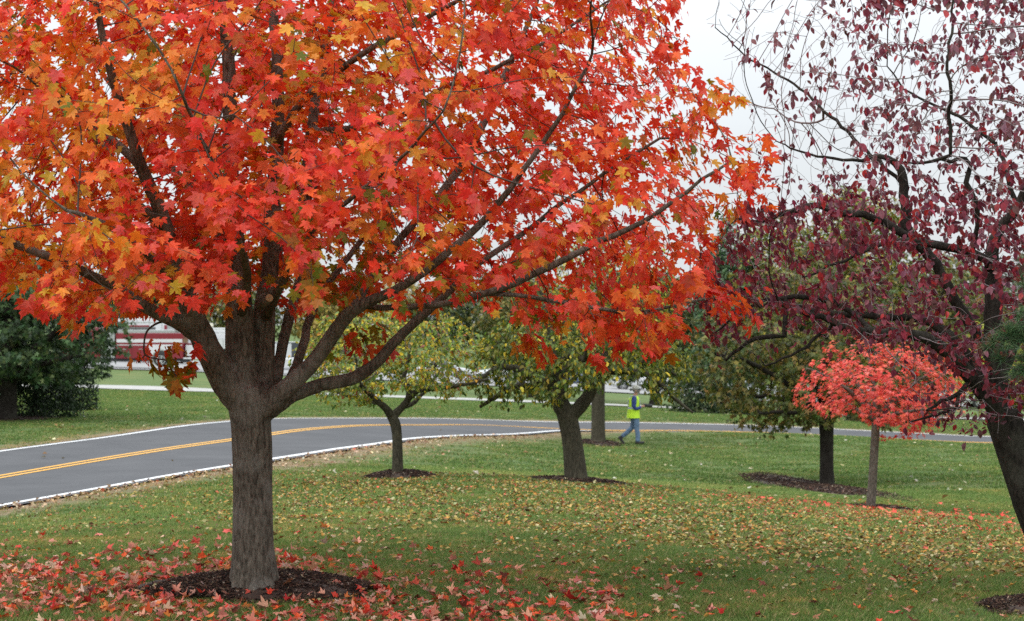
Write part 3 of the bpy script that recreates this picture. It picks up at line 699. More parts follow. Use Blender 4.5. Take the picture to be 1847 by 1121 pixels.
order = np.where(vis)[0]; order = order[np.argsort(pos[order, 1])][:300]
mk = np.ones(nn, bool); mk[order] = False
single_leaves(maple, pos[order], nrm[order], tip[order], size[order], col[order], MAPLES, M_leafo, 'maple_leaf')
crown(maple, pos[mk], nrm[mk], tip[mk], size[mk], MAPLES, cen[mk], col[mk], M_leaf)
print('maple leaves', nn, 'nodes', len(sk.p), 'attr', len(A), round(time.time() - T0, 1))

# ================================================================== OTHER TREES
def build_tree(name, label, basep, Yt, trunk, limbs, att, D, kill, iters, barkm, twigm, tip=.0025, pw=2.2, big=.02, trop=(0, 0, .02), jit=.25, voxel=None, group=None, maxbig=30, kbig=8, kt=3, sizeup=1.0):
    z0 = zt1(basep[0], basep[1])
    e = empty(name, (basep[0], basep[1], z0), label, 'tree', group)
    s_ = Skel(); pts, rr = pxpts(trunk, Yt); s_.limb_path(pts, rr, D * .8)
    for v in limbs:
        pts, rr = pxpts(v, Yt); s_.limb_path(pts, rr, D * .9, start=s_.nearest(pts[0]), wob=D * .08)
    s_.grow(att, D, kill, iters, trop=trop, jit=jit); s_.finish(tip=tip, pw=pw)
    if voxel:
        tb = []
        pts, rr = pxpts(trunk, Yt); q = catmull(np.column_stack([pts, rr]), 4); tb.append(tube(q[:, :3], q[:, 3], 14, cap=True))
        for v in limbs:
            pts, rr = pxpts(v[:4], Yt)
            if rr[0] < .035: continue
            q = catmull(np.column_stack([pts, rr * 1.05]), 4); q[-3:, 3] *= np.array([.95, .88, .78]); tb.append(tube(q[:, :3], q[:, 3], 10, cap=True))
        remesh_union('trunk', tb, voxel, barkm, e, disp=.006, dscale=10, zs=.3)
    wood(s_, e, barkm, twigm, big=big, kbig=kbig, maxbig=maxbig, kt=kt, trunk_chain=voxel is None)
    return e, s_
def ell(n_, c, r, poly=None, pw=3.0, nth=None, nsc=1.0, seed=0., zmin=None):
    q = unit(RNG.normal(0, 1, (n_, 3))) * (RNG.random((n_, 1)) ** (1 / pw)); A = q * np.array(r) + np.array(c)
    k = np.ones(n_, bool)
    if poly is not None: px, py = proj(A); k &= in_poly(px, py, poly)
    if nth is not None: k &= vnoise(A, nsc, seed) > nth
    if zmin is not None: k &= A[:, 2] > zmin
    return A[k]
def generic_leaves(pos, dr, c, up=.5, outw=.6, droop=.4, rnd=.5, size=.07, sv=.2):
    o = pos - c; o = unit(o); nn = len(pos)
    nrm = unit(o * outw + np.array([0, 0, up]) + RNG.normal(0, rnd, (nn, 3)))
    tip = unit(np.array([0, 0, -droop]) + o * .4 + dr * .5 + RNG.normal(0, rnd, (nn, 3)))
    return nrm, tip, size * np.exp(RNG.normal(0, sv, nn))

# ---- dogwood on the right
Yd = 16.0
DT = [(1930,1085,0,52),(1925,1068,0,48),(1903,1000,0,43),(1872,930,0,40),(1846,860,0,37),(1824,795,0,36),(1808,745,0,37)]
DL = [
 [(1824,790,0,30),(1803,735,0,27),(1797,690,0,24),(1795,640,0,23),(1792,585,0,21),(1790,520,.05,18),(1790,460,.1,15),(1800,420,.1,12),(1835,370,.1,10),(1870,290,.1,8),(1900,150,.1,6),(1930,0,.1,4)],
 [(1820,780,0,24),(1790,730,-.1,19),(1755,685,-.2,17),(1720,645,-.3,15.5),(1680,617,-.4,13.5),(1640,602,-.5,11.5),(1590,600,-.5,10),(1540,597,-.55,8.5),(1500,580,-.6,7),(1455,566,-.6,6.5),(1405,545,-.7,6)],
 [(1800,730,.05,16),(1762,665,.15,12),(1730,625,.2,11),(1695,590,.3,11),(1660,575,.35,9),(1600,572,.4,8),(1545,568,.45,8),(1480,566,.5,9),(1410,548,.6,7),(1370,545,.6,4),(1290,600,.6,2)],
 [(1560,585,-.1,5),(1510,550,-.1,6),(1460,535,-.1,6),(1405,540,-.1,5),(1370,555,-.1,3)],
 [(1430,605,-.2,5.5),(1400,605,-.2,5.5),(1350,618,-.2,4.5),(1310,650,-.2,3)],
 [(1795,660,.1,13),(1755,595,.2,11),(1722,540,.2,11),(1690,480,.2,11.5),(1668,450,.2,12),(1640,425,.2,12),(1632,380,.2,11),(1630,320,.2,10),(1612,292,.2,8),(1585,283,.2,5),(1530,290,.2,3.5),(1450,278,.2,2.4),(1400,255,.3,1.3)],
 [(1648,432,.1,9),(1610,410,.1,9),(1560,388,.1,8),(1510,385,.1,7.5),(1470,370,.1,7),(1430,380,.1,6),(1375,398,.1,4.5),(1330,395,.1,2.5)],
 [(1790,475,.0,10),(1750,456,-.1,9.5),(1700,445,-.15,9),(1650,435,-.2,7),(1590,440,-.25,5),(1520,470,-.3,3.5),(1450,500,-.35,2.2)],
 [(1628,330,.2,4.5),(1560,270,.4,4),(1515,226,.5,3.8),(1480,195,.6,3.3),(1440,158,.7,2.8),(1395,130,.8,2.3),(1345,100,.9,1.8),(1290,50,1,1.1)],
 [(1500,212,.7,2.6),(1440,222,.9,2),(1390,195,1,1.6),(1320,180,1,1)],
 [(1835,372,.1,6),(1800,270,.3,4.5),(1760,235,.4,4),(1720,205,.5,3.6),(1685,190,.5,3),(1640,165,.5,2.4),(1600,120,.5,1.5)],
 [(1760,420,-.1,5),(1765,380,-.2,6),(1745,330,-.2,6),(1750,290,-.2,5),(1700,290,-.3,4),(1650,295,-.3,3)],
 [(1716,300,-.8,4),(1712,200,-.9,4),(1716,170,-1,4),(1708,120,-1,3.5),(1718,50,-1,3),(1722,-30,-1,2)],
 [(1750,710,-.3,5),(1720,716,-.3,5),(1690,728,-.35,4),(1672,740,-.4,2.5)],
 [(1740,730,-.3,4),(1700,745,-.3,3.5),(1640,762,-.35,2)],
 [(1520,570,-.5,5),(1480,605,-.5,4),(1430,640,-.5,3),(1380,660,-.5,2)],
 [(1797,690,0,14),(1840,600,.3,12),(1890,500,.7,9),(1960,400,1,7),(2050,300,1.2,4)],
 [(1872,935,.05,18),(1930,860,.4,15),(1990,760,.8,12),(2050,640,1.1,8),(2120,500,1.3,5)],
]
DOUT = [(1268,-40),(1255,40),(1290,80),(1330,230),(1340,330),(1290,420),(1255,470),(1235,560),(1225,650),(1255,690),(1330,640),(1400,640),(1480,640),(1560,650),(1620,700),(1650,770),(1720,790),(1810,790),(1860,760),(1900,830),(2300,800),(2400,0),(2200,-350),(1700,-350),(1400,-120)]
cD = P(1840, 330, F / Yd)
DL = [[(a, b_, c_, d_ * .84) for a, b_, c_, d_ in v] for v in DL]; DT = [(a, b_, c_, d_ * .9) for a, b_, c_, d_ in DT]
Ad = ell(34000, cD, (2.9, 2.1, 2.9), DOUT, pw=2.6)
px, py = proj(Ad); nv = vnoise(Ad, 1.6, 4.) + .4 * vnoise(Ad, 4, 1.)
th = np.where(py > 380, -.32, -.26)
Ad = Ad[nv > th]; px, py = proj(Ad)
Ad = Ad[~((px > 1690) & (px < 1790) & (py > 420) & (py < 560) & (RNG.random(len(Ad)) < .75))][:10500]
dog, skd = build_tree('dogwood_tree', 'dark wine-red dogwood with crooked leaning trunk at the right edge', P(1925, 1072, F / Yd), Yd, DT, DL, Ad, .08, .09, 70, M_barkd, M_twigg, tip=.0015, pw=2.4, big=.012, voxel=.014, trop=(0, 0, .10), jit=.24, maxbig=60, kbig=9)
pos, dr, off = leaf_sites(skd, .0040, 4, .045, prob=1.0)
px, py = proj(pos)
pk = np.where(py > 480, .95, np.where(py > 330, .95, .72)) * np.clip(np.where(py < 330, (px - 1380 + 420 * vnoise(pos, 1.6, 51.)) / 300, 1) + np.clip((py - 240) / 120, 0, 1), .14, 1) * (vnoise(pos, 2.6, 5.) > -.25) * ((vnoise(pos, 5.5, 15.) > -.02) | ((py > 360) & (RNG.random(len(pos)) < .65)))
low = np.interp(px, [1200, 1330, 1400, 1520, 1640, 1700, 1760, 1900], [650, 610, 590, 600, 625, 660, 700, 760])
pk = pk * np.where(py > low, .10, 1)
pos = pos[RNG.random(len(pos)) < pk]
nn = len(pos)
ep = []
for _ in range(260): ep.append(P(random.uniform(1560, 1900), abs(random.gauss(0, 22)) - 30 + max(0, 0), F / 12.6))
for _ in range(120): ep.append(P(random.gauss(1725, 45), random.gauss(742, 22), F / 15.6))
pos = np.vstack([pos, ep]); nn = len(pos)
o_ = unit(pos - cD)
nrm = unit(o_ * .7 + np.array([0, -.45, .1]) + RNG.normal(0, .55, (nn, 3))); tip = unit(np.array([0, 0, -1.]) + RNG.normal(0, .38, (nn, 3)))
size = np.clip(RNG.normal(.056, .013, nn), .03, .09)
col = palette([(146,58,74),(126,56,72),(160,60,68),(112,58,72),(180,60,62),(150,98,110),(122,86,84)], [5,5,3,3,1.2,3,1.5], nn)
vn = vnoise(pos, 1.2, 2.); px, py = proj(pos)
hi_ = (py < 260) & (pos[:, 1] > 14); col = np.where((hi_ & (RNG.random(nn) < .5))[:, None], np.array(lin(128, 84, 92)), col)  # backlit greyish-pink put into the colour of many high leaves
rd2 = (px > 1400) & (py > 640); col = vary(col, .2)
vis = np.where((px > 0) & (px < 1847) & (py > 0) & (py < 900))[0]; order = vis[np.argsort(pos[vis, 1])][:300]; mk = np.ones(nn, bool); mk[order] = False
single_leaves(dog, pos[order], nrm[order], tip[order], size[order], col[order], OVATES, M_leaf2o, 'dogwood_leaf')
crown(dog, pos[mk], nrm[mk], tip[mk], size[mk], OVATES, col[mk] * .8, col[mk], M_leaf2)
print('dogwood', nn, len(skd.p), round(time.time() - T0, 1))

# ---- small crab apple B (left of centre)
Yb = F / 109
BT = [(717,872,0,13),(717,858,0,11),(717,820,0,9.5),(716,785,0,9),(713,765,0,9.5),(706,750,0,9)]
BL = [[(706,752,0,8),(697,738,-.1,6.5),(686,728,-.2,6),(672,716,-.3,5),(655,700,-.4,4),(640,680,-.5,3)],
      [(708,752,0,8),(722,738,.1,6.5),(735,722,.1,6),(738,700,.15,5),(728,688,.2,4.5),(735,660,.3,3.5),(740,630,.4,2.5)],
      [(735,722,.1,5),(752,706,0,4.5),(780,702,-.2,4),(815,698,-.4,3.5),(850,692,-.6,3),(880,684,-.8,2.2)],
      [(725,735,.1,5),(745,728,.5,4),(770,700,.9,3),(800,660,1.2,2.5)],
      [(690,730,-.2,4),(660,722,.3,3.5),(620,712,.6,3),(580,700,.9,2)],
      [(752,706,0,4),(770,680,.3,3.5),(800,640,.4,3),(830,610,.5,2)]]
BO = [(505,690),(530,620),(580,570),(640,540),(760,540),(850,560),(890,610),(880,700),(830,742),(800,720),(700,700),(650,735),(560,745),(520,735)]
Ab = ell(5200, P(700, 645, 109), (1.75, 1.4, .95), BO, pw=2.6, nth=-.15, nsc=2.4, seed=3.)[:2300]
tb_, skb = build_tree('crab_apple_tree', 'thin spreading crab apple with sparse yellow-green leaves, nearest the bend in the road', P(717, 864, 109), Yb, BT, BL, Ab, .085, .10, 45, M_barkm, M_twigg, tip=.0028, pw=2.3, big=.014, trop=(0, 0, -.04), jit=.45, voxel=.013)
def small_leaves(e, s_, thr, per, spread, prob, c, cols, ws, size, mat, tpls, v=.2, **kw):
    pos, dr, off = leaf_sites(s_, thr, per, spread, prob); nrm, tip, sz = generic_leaves(pos, dr, np.array(c), size=size, **kw)
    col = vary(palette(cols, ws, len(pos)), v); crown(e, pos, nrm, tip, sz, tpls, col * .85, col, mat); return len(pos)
k = small_leaves(tb_, skb, .009, 3, .07, .9, P(700, 680, 109), [(150,158,62),(190,175,50),(110,135,60),(205,160,48),(90,115,48),(170,90,60)], [5,4,4,2,3,.5], .068, M_leaf2, OVATES, droop=1.0, rnd=.6)
print('B', k, len(skb.p))
# ---- crab apple C (centre)
Yc = F / 109
CTk = [(1042,876,0,25),(1039,862,0,21.5),(1036,830,0,19.5),(1031,790,0,18),(1025,760,0,18),(1021,745,0,18)]
CL = [[(1022,750,0,16),(1010,725,0,15),(1004,700,0,12),(1002,670,0,10),(998,635,0,8),(992,595,.1,6),(980,550,.2,4)],
      [(1024,755,0,13),(1046,735,0,12),(1062,712,0,11),(1075,685,0,10),(1090,655,0,10),(1105,620,.1,8),(1120,580,.2,5)],
      [(1006,712,0,9),(985,692,-.1,8),(960,682,-.2,7),(938,668,-.2,6.5),(915,663,-.3,6),(890,668,-.4,4.5),(860,690,-.5,3)],
      [(990,700,0,6),(960,697,.3,6),(925,700,.4,6),(895,716,.4,4.5),(865,735,.4,3)],
      [(1075,688,0,7),(1095,672,-.1,6),(1130,670,-.2,6),(1165,674,-.3,5.5),(1195,695,-.3,4.5),(1220,722,-.3,3.5),(1250,745,-.3,2)],
      [(1072,690,.1,7),(1100,668,.5,6),(1140,655,.7,5),(1190,660,.9,4),(1240,690,1,2.5)],
      [(1000,660,0,6),(1035,640,-.5,6),(1055,650,-.6,5),(1060,600,-.9,3.5)],
      [(1004,690,0,8),(1030,650,.6,7),(1050,600,1,5),(1060,560,1.2,3)]]
CO = [(850,745),(835,680),(860,620),(900,570),(980,540),(1080,530),(1180,545),(1240,600),(1260,680),(1250,750),(1200,760),(1172,720),(1160,690),(1110,672),(1085,700),(1040,705),(1005,735),(930,735),(900,735)]
Ac = ell(7000, P(1045, 650, 109), (2.0, 1.6, 1.05), CO, pw=2.8, nth=-.2, nsc=2.0, seed=8.)[:2000]
tc_, skc = build_tree('crab_apple_tree', 'dense dark-limbed crab apple with forked trunk and green and yellow leaves, mid-lawn', P(1040, 868, 109), Yc, CTk, CL, Ac, .085, .10, 45, M_barkm, M_twigd, tip=.003, pw=2.3, big=.016, trop=(0, 0, -.06), jit=.4, voxel=.016)
k = small_leaves(tc_, skc, .010, 3, .08, .9, P(1045, 700, 109), [(96,112,40),(72,92,36),(140,140,46),(196,172,44),(120,120,40)], [5,5,3,2,3], .080, M_leaf2, OVATES, droop=1.3, rnd=.5)
print('C', k, len(skc.p))
# ---- taller yellowing tree D behind
Yq = F / 59
DDT = [(1079,812,0,18),(1079,798,0,13.5),(1079,750,0,12.2),(1079,700,0,12),(1081,640,0,11),(1082,570,0,8),(1080,480,0,5),(1080,410,0,3)]
DDL = [[(1080,690,0,7),(1110,640,.3,5.5),(1150,590,.6,4),(1190,540,.8,2.5)],[(1080,690,0,7),(1050,630,-.3,5.5),(1010,570,-.5,4),(970,520,-.7,2.5)],
       [(1081,640,0,6),(1095,580,-.8,4),(1120,500,-1.2,2.5)],[(1081,640,0,6),(1060,560,.8,4),(1030,470,1.2,2.5)],[(1080,670,0,6),(1130,650,-.6,4),(1200,620,-1,2.5)],[(1080,670,0,6),(1010,640,.6,4),(950,600,1,2.5)]]
Aq = ell(3500, P(1075, 545, 59), (2.75, 2.4, 2.75), None, pw=2.8, nth=-.2, nsc=.8, seed=1., zmin=P(0, 705, 59)[2])[:1500]
tq, skq = build_tree('yellowing_tree', 'straight-trunked tree with yellow-green crown standing beside the walking person', P(1079, 805, 59), Yq, DDT, DDL, Aq, .2, .24, 30, M_barkm, M_twigd, tip=.006, pw=2.3, big=.03, jit=.3)
k = small_leaves(tq, skq, .02, 5, .16, 1, P(1075, 560, 59), [(190,170,50),(140,145,50),(205,190,70),(100,115,45)], [4,4,3,3], .115, M_leaf2, QUADS, droop=.8)
print('D', k, len(skq.p))
# ---- olive tree E
Ye = F / 80
ET = [(1492,892,0,17),(1492,876,0,14.5),(1491,840,0,12.5),(1491,790,0,12.5),(1490,755,0,13.5),(1488,700,0,10),(1486,620,0,8),(1484,540,0,5),(1480,470,0,3)]
EL = [[(1490,752,0,9),(1450,715,-.2,6.5),(1400,680,-.4,5),(1340,650,-.6,3.5),(1290,640,-.8,2)],[(1490,752,0,8),(1530,715,.1,6),(1590,680,.3,4.5),(1650,650,.5,3)],
      [(1490,745,0,7),(1440,725,.5,5),(1370,715,.9,3.5),(1300,720,1.2,2)],[(1490,740,0,7),(1470,700,-.9,5),(1430,640,-1.5,3)],[(1489,720,0,7),(1520,660,.8,5),(1550,580,1.4,3)],
      [(1488,690,0,6),(1450,600,-.3,4.5),(1410,520,-.5,2.5)],[(1490,750,0,6),(1440,745,-1,4),(1370,745,-1.6,2.5)],[(1490,745,0,6),(1560,735,-.5,4),(1620,720,-.8,2.5)]]
EO = [(1225,700),(1230,620),(1270,540),(1340,470),(1420,420),(1540,420),(1640,480),(1700,560),(1730,650),(1720,740),(1640,790),(1560,765),(1500,770),(1440,790),(1330,785),(1260,770)]
Ae = ell(7000, P(1475, 625, 80), (3.1, 2.6, 2.3), EO, pw=2.8, nth=-.22, nsc=1.2, seed=2.)[:2600]
te, ske = build_tree('olive_green_tree', 'broad olive-green tree with thick dark trunk behind the small coral-red maple', P(1492, 878, 80), Ye, ET, EL, Ae, .14, .17, 40, M_barkd, M_twigd, tip=.0045, pw=2.3, big=.022, jit=.3)
k = small_leaves(te, ske, .016, 4, .12, 1, P(1475, 660, 80), [(88,98,40),(70,86,38),(128,118,54),(160,130,72),(112,108,50)], [5,4,3.5,2,3.5], .11, M_leaf2, MAPLES_S, droop=.9, rnd=.5)
print('E', k, len(ske.p))
# ---- small coral maple F
Yf = F / 105
FT = [(1569,932,0,11),(1570,918,0,9),(1573,880,0,8.2),(1576,830,0,7.8),(1579,780,0,7.5),(1580,755,0,7.2)]
FL = [[(1580,760,0,6),(1560,735,0,5),(1530,705,-.1,3.8),(1490,680,-.2,3),(1455,665,-.3,1.8)],[(1580,758,0,6),(1600,735,0,4.6),(1632,705,.1,3.8),(1680,670,.2,2.6),(1715,650,.2,1.6)],
      [(1580,757,0,6),(1578,720,.2,4.5),(1572,680,.3,3.2),(1565,640,.4,2)],[(1580,757,0,5),(1590,715,-.3,4),(1610,670,-.6,2.8),(1620,635,-.8,1.6)],[(1580,760,0,5),(1555,745,.5,3.6),(1520,725,.9,2.4)],
      [(1580,760,0,5),(1620,745,-.5,3.6),(1670,740,-.8,2.6),(1710,745,-.9,1.6)],[(1580,757,0,5),(1550,700,.4,3.6),(1520,650,.6,2.2)]]
FO = [(1430,735),(1432,700),(1470,660),(1462,625),(1510,600),(1560,600),(1620,630),(1690,610),(1740,650),(1755,720),(1740,780),(1690,800),(1630,790),(1610,760),(1570,770),(1540,750),(1480,755)]
Af = ell(6000, P(1590, 700, 105), (1.6, 1.35, .98), FO, pw=2.5, nth=.0, nsc=2.2, seed=6.)[:1500]
tf, skf = build_tree('small_red_maple', 'small coral-red maple with slim pale trunk in front of the olive-green tree', P(1570, 922, 105), Yf, FT, FL, Af, .09, .11, 40, M_barkg, M_twigd, tip=.0025, pw=2.25, big=.013, jit=.3)
pos, dr, off = leaf_sites(skf, .009, 3, .07, 1)
nrm, tip, sz = generic_leaves(pos, dr, P(1590, 740, 105), size=.072, up=.9, droop=.5, rnd=.4); col = vary(palette([(238,92,80),(242,108,88),(230,76,72),(240,124,84),(244,124,116)], [5,4,3,2,2], len(pos)), .1)
crown(tf, pos, nrm, tip, sz, MAPLES_S, col * .85, col, M_leaf); print('F', len(pos), len(skf.p), round(time.time() - T0, 1))
# ---- dark green tree on the left, A
Ya = F / 62
AT = [(10,788,0,25),(12,772,0,20),(14,720,0,17),(14,660,0,16),(15,600,0,13),(15,520,0,9),(15,440,0,6)]
AL = [[(14,680,0,9),(60,630,0,7),(120,590,.2,5),(190,570,.4,3)],[(14,680,0,9),(-40,620,.1,7),(-110,560,.2,4)],[(14,650,0,8),(50,580,-.8,6),(90,520,-1.3,3)],[(14,650,0,8),(-20,570,.8,6),(-30,480,1.4,3)],[(14,690,0,8),(70,660,-.8,5),(150,640,-1.4,3)]]
AO = [(-260,740),(-300,560),(-200,440),(-60,380),(40,430),(120,480),(190,540),(240,580),(240,640),(215,690),(150,705),(60,690),(20,680),(-60,700),(-150,740)]
Aa = ell(5500, P(5, 575, 62), (4.1, 3.2, 2.7), AO, pw=3, nth=-.3, nsc=.9, seed=2.)[:2200]
ta, ska = build_tree('dark_green_tree', 'dark green broadleaf tree across the road at the far left', P(12, 775, 62), Ya, AT, AL, Aa, .17, .2, 35, M_barkd, M_twigd, tip=.005, pw=2.3, big=.03, jit=.3)
k = small_leaves(ta, ska, .02, 5, .16, 1, P(5, 600, 62), [(58,84,44),(46,68,38),(78,100,56),(98,112,66)], [5,5,3,1.5], .14, M_leafg, MAPLES_S, droop=.8, rnd=.55)
print('A', k, round(time.time() - T0, 1))

# ---- shrubs and background trees (crown of many leaf faces over a short limbed trunk)
def bush(name, label, px_, py_, ppm, w_, h_, cols, ws, n_, leaf, mat, cat='shrub', conical=.0, zfrac=0.0, trunk=False, group=None, seedn=0., barkm=None, tpls=None, depth=None, thr=-.12):
    b0 = P(px_, py_, ppm); z0 = zt1(b0[0], b0[1]); e = empty(name, (b0[0], b0[1], z0), label, cat, group)
    rx = w_ / 2; ry = (depth or w_ * .85) / 2; zc = z0 + zfrac * h_
    h2 = h_ * (1 - zfrac)
    q = unit(RNG.normal(0, 1, (int(n_ * 2.2), 3))); q[:, 2] = np.abs(q[:, 2]) if zfrac == 0 else q[:, 2]
    rr = RNG.random((len(q), 1)) ** (1 / 3.2)
    lump = 1 + .28 * vnoise(q, 2.1, seedn + px_) + .14 * vnoise(q, 5.2, seedn)
    q = q * rr * lump[:, None]
    if zfrac == 0: pos = q * np.array([rx, ry, h2]) + np.array([b0[0], b0[1], z0])
    else: pos = q * np.array([rx, ry, h2 / 2]) + np.array([b0[0], b0[1], zc + h2 / 2])
    if conical: f = 1 - conical * np.clip((pos[:, 2] - z0) / h_, 0, 1); pos[:, :2] = (pos[:, :2] - b0[:2]) * f[:, None] + b0[:2]
    k = vnoise(pos, 2.6 / max(w_, 1.5) * 2, seedn + 3) > thr
    pos = pos[k][:n_]; nn = len(pos); c = np.array([b0[0], b0[1], zc + h2 * .4])
    nrm, tip, sz = generic_leaves(pos, np.zeros((nn, 3)), c, size=leaf, rnd=.55, droop=.7)
    col = palette(cols, ws, nn); vn = vnoise(pos, 1.1, seedn + 5); col = vary(col * (1 + .25 * vn[:, None]), .16)
    crown(e, pos, nrm, tip, sz, tpls or QUADS, col * .9, col, mat)
    rt = w_ * .035 + .03; ht = z0 + h_ * (.75 if trunk else .55); ts = []
    bp = np.array([b0[0], b0[1], z0 - .1])
    V, q_, t_ = tube(np.array([bp, bp + [0, 0, .3], [b0[0] + .05 * w_, b0[1], (z0 + ht) / 2], [b0[0], b0[1], ht]]), [rt * 1.3, rt, rt * .7, rt * .2], 8, cap=True)
    obj('trunk', V, [q_, t_], barkm or M_barkd, e, smooth=True)
    for i in range(8):
        a = RNG.uniform(0, 6.28); s0 = bp + [0, 0, h_ * RNG.uniform(max(.2, zfrac * .8), .6)]; e1 = s0 + [math.cos(a) * rx * .7, math.sin(a) * ry * .7, h_ * .22]
        ts.append(tube(np.array([s0, (s0 + e1) / 2 + [0, 0, -.04 * h_], e1]), [rt * .5, rt * .35, rt * .12], 5))
    V, f = join_tubes(ts); o = obj('limbs', V, f, barkm or M_barkd, e, smooth=True)
    return e
GRN = [(66,84,46),(54,72,40),(92,104,58),(120,124,66)]; YG = [(140,140,60),(112,122,54),(176,160,70),(90,104,48)]; CON = [(78,108,74),(66,92,68),(96,120,84)]; TAN = [(168,150,84),(130,128,70),(184,160,90)]; OLV = [(96,104,50),(76,88,44),(124,120,60),(140,122,66)]
EVG = [(38,56,30),(30,46,26),(52,70,38)]
bush('evergreen_shrub', 'dense dark yew shrub with rounded top beside the left-hand tree trunk', 60, 768, 60, 2.9, 3.6, EVG, [3,3,2], 9000, .09, M_leafg, conical=.35)
bush('evergreen_shrub', 'smaller rounded dark yew shrub, right of the bigger yew', 122, 751, 55, 2.1, 2.9, EVG, [3,3,2], 6000, .09, M_leafg, conical=.25, seedn=4)
BG = [  # name, label, px, base row, ppm, width, height, colours, n, leaf, conical, seed
 ('background_tree','tall yellow-green tree behind the dogwood, tallest on the skyline',1545,752,31,9.5,14.0,YG,9000,.30,.25,1),
 ('background_tree','round yellow-green tree left of the tallest skyline tree',1420,748,31,9.0,11.8,YG,9500,.28,.15,2),
 ('pine_tree','soft green conifer showing between the big maple and the dogwood',1325,742,31,6.5,10.6,CON,8000,.28,.35,3),
 ('background_tree','mid green tree right of the tallest skyline tree',1680,755,31,9.0,9.8,OLV,7000,.28,.1,4),
 ('background_tree','bright yellow-green tree behind the dogwood trunk at the right edge',1830,765,36,6.5,4.9,[(176,180,70),(140,150,60),(196,190,90)],7000,.24,.0,5),
 ('background_tree','green tree behind the yellowing tree',1180,735,30,7.5,8.2,GRN,7000,.28,.1,6),
 ('background_tree','dark green tree behind the centre crab apple',960,722,29,7.5,7.4,OLV,7000,.28,.1,7),
 ('dark_shrub','dark spreading shrub beside the driveway behind the crab apple\'s right limb',1290,762,40,4.6,2.6,[(40,58,34),(54,72,40),(80,90,50)],5000,.16,0,8),
 ('dark_shrub','low dark shrub by the road behind the olive-green tree trunk',1600,768,42,4.0,1.6,[(50,62,38),(60,70,40),(90,80,50)],3500,.15,0,9),
]
for nm, lb, a, b_, c_, w_, h_, cl_, n_, lf, cn_, sd_ in BG:
    bush(nm, lb, a, b_, c_, w_, h_, cl_, [1] * len(cl_), n_, lf, M_leaf2, cat='tree' if 'tree' in nm else 'shrub', conical=cn_, zfrac=.12 if 'tree' in nm else 0, trunk=True, seedn=sd_ * 3.7)
# far tree line beyond the parking lot, individual trees copied from three models
protos = []
for i, (cl_, w_, h_, cn_) in enumerate(((GRN, 9, 9, .1), (TAN, 7, 8.5, .1), (CON, 6.5, 10, .6), (OLV, 10, 8, .05))):
    protos.append(bush('far_tree', 'x', 923, 660, 17, w_, h_, cl_, [1] * len(cl_), 2600, .48, M_leaf2, cat='tree', conical=cn_, zfrac=.06, seedn=20 + i * 5, thr=-.35))
def copy_thing(src, loc, rz=0, sc=1.0, label=None):
    c = src.copy(); COL.objects.link(c); c.location = loc; c.rotation_euler = (0, 0, rz); c.scale = (sc, sc, sc)
    for ch in list(src.children):
        d = ch.copy(); COL.objects.link(d); d.parent = c
        for g in list(ch.children): h = g.copy(); COL.objects.link(h); h.parent = d
    if label: c['label'] = label
    return c
spots = []
xs = -330
while xs < 2150:
    spots.append(xs); xs += random.uniform(55, 105)
kinds = ['dark green rounded tree', 'tan and gold tree', 'blue-green conifer', 'broad olive tree']
for i, xs in enumerate(spots):
    k = random.choice([0, 1, 3, 3, 0, 2]); Yt_ = random.uniform(212, 250); X = (xs - 923.5) * Yt_ / F
    sc = random.uniform(.72, 1.1) * (1.0 if xs < 900 else 1.1)
    side = 'behind the fire engine' if 200 < xs < 420 else 'left of the fire engine' if xs <= 200 else 'beyond the parked cars in the middle' if xs < 1200 else 'beyond the parking lot on the right'
    lab = f'{kinds[k]} in the far tree line {side}'
    src = protos[k]
    o = src if not src.get('used') else copy_thing(src, (0, 0, 0))
    if o is src: src['used'] = 1
    o.location = (X, Yt_, zt1(X, Yt_) - .1); o.rotation_euler = (0, 0, random.uniform(0, 6)); o.scale = (sc, sc, sc * random.uniform(.9, 1.15))
    o['label'] = lab; o['group'] = lab + 's'
for p_ in protos:
    if 'used' in p_: del p_['used']
print('bg', round(time.time() - T0, 1))

# ================================================================== PINE BRANCHES at the right edge
pb = P(2230, 1080, F / 15); pine = empty('pine_tree', (pb[0], pb[1], zt1(pb[0], pb[1])), 'dark green pine reaching its needle tufts into the right edge of the picture', 'tree')
Yp = 15.0; sp = Skel()
sp.limb_path(*pxpts([(2230,1090,0,34),(2235,900,0,30),(2240,600,0,24),(2245,300,0,17),(2250,0,0,9)], Yp), .2)
PBR = [[(2238,640,0,9),(2100,650,-.3,8),(1980,640,-.5,7),(1900,625,-.6,5.5),(1850,612,-.7,4),(1800,612,-.75,3)],
       [(1900,625,-.6,4),(1870,660,-.7,3),(1830,668,-.8,2.4)],[(1850,612,-.7,3),(1820,590,-.7,2.2)],[(1980,640,-.5,4),(1900,580,-.4,3),(1860,560,-.4,2.2)],
       [(2240,520,0,9),(2080,500,-.2,7),(1950,480,-.3,5),(1880,470,-.4,3.5),(1852,462,-.4,2.5)],[(1950,480,-.3,4),(1880,510,-.3,3),(1850,520,-.3,2)],
       [(2240,400,0,8),(2100,330,.3,6),(1980,260,.5,4)],[(2242,300,0,8),(2350,260,0,6),(2450,200,0,4)],[(2238,700,0,8),(2350,690,0,6),(2460,660,0,4)],[(2240,560,0,8),(2200,540,1.2,6),(2150,500,2,4)]]
tips_ = []
for v in PBR:
    pts, rr = pxpts(v, Yp); sp.limb_path(pts, rr, .08, start=sp.nearest(pts[0]))
    q = catmull(np.column_stack([pts, rr]), 8)
    for a in np.linspace(.5, 1, 9): k = int(a * (len(q) - 1)); tips_.append((q[k, :3], unit(q[min(k + 1, len(q) - 1), :3] - q[k - 1, :3])))
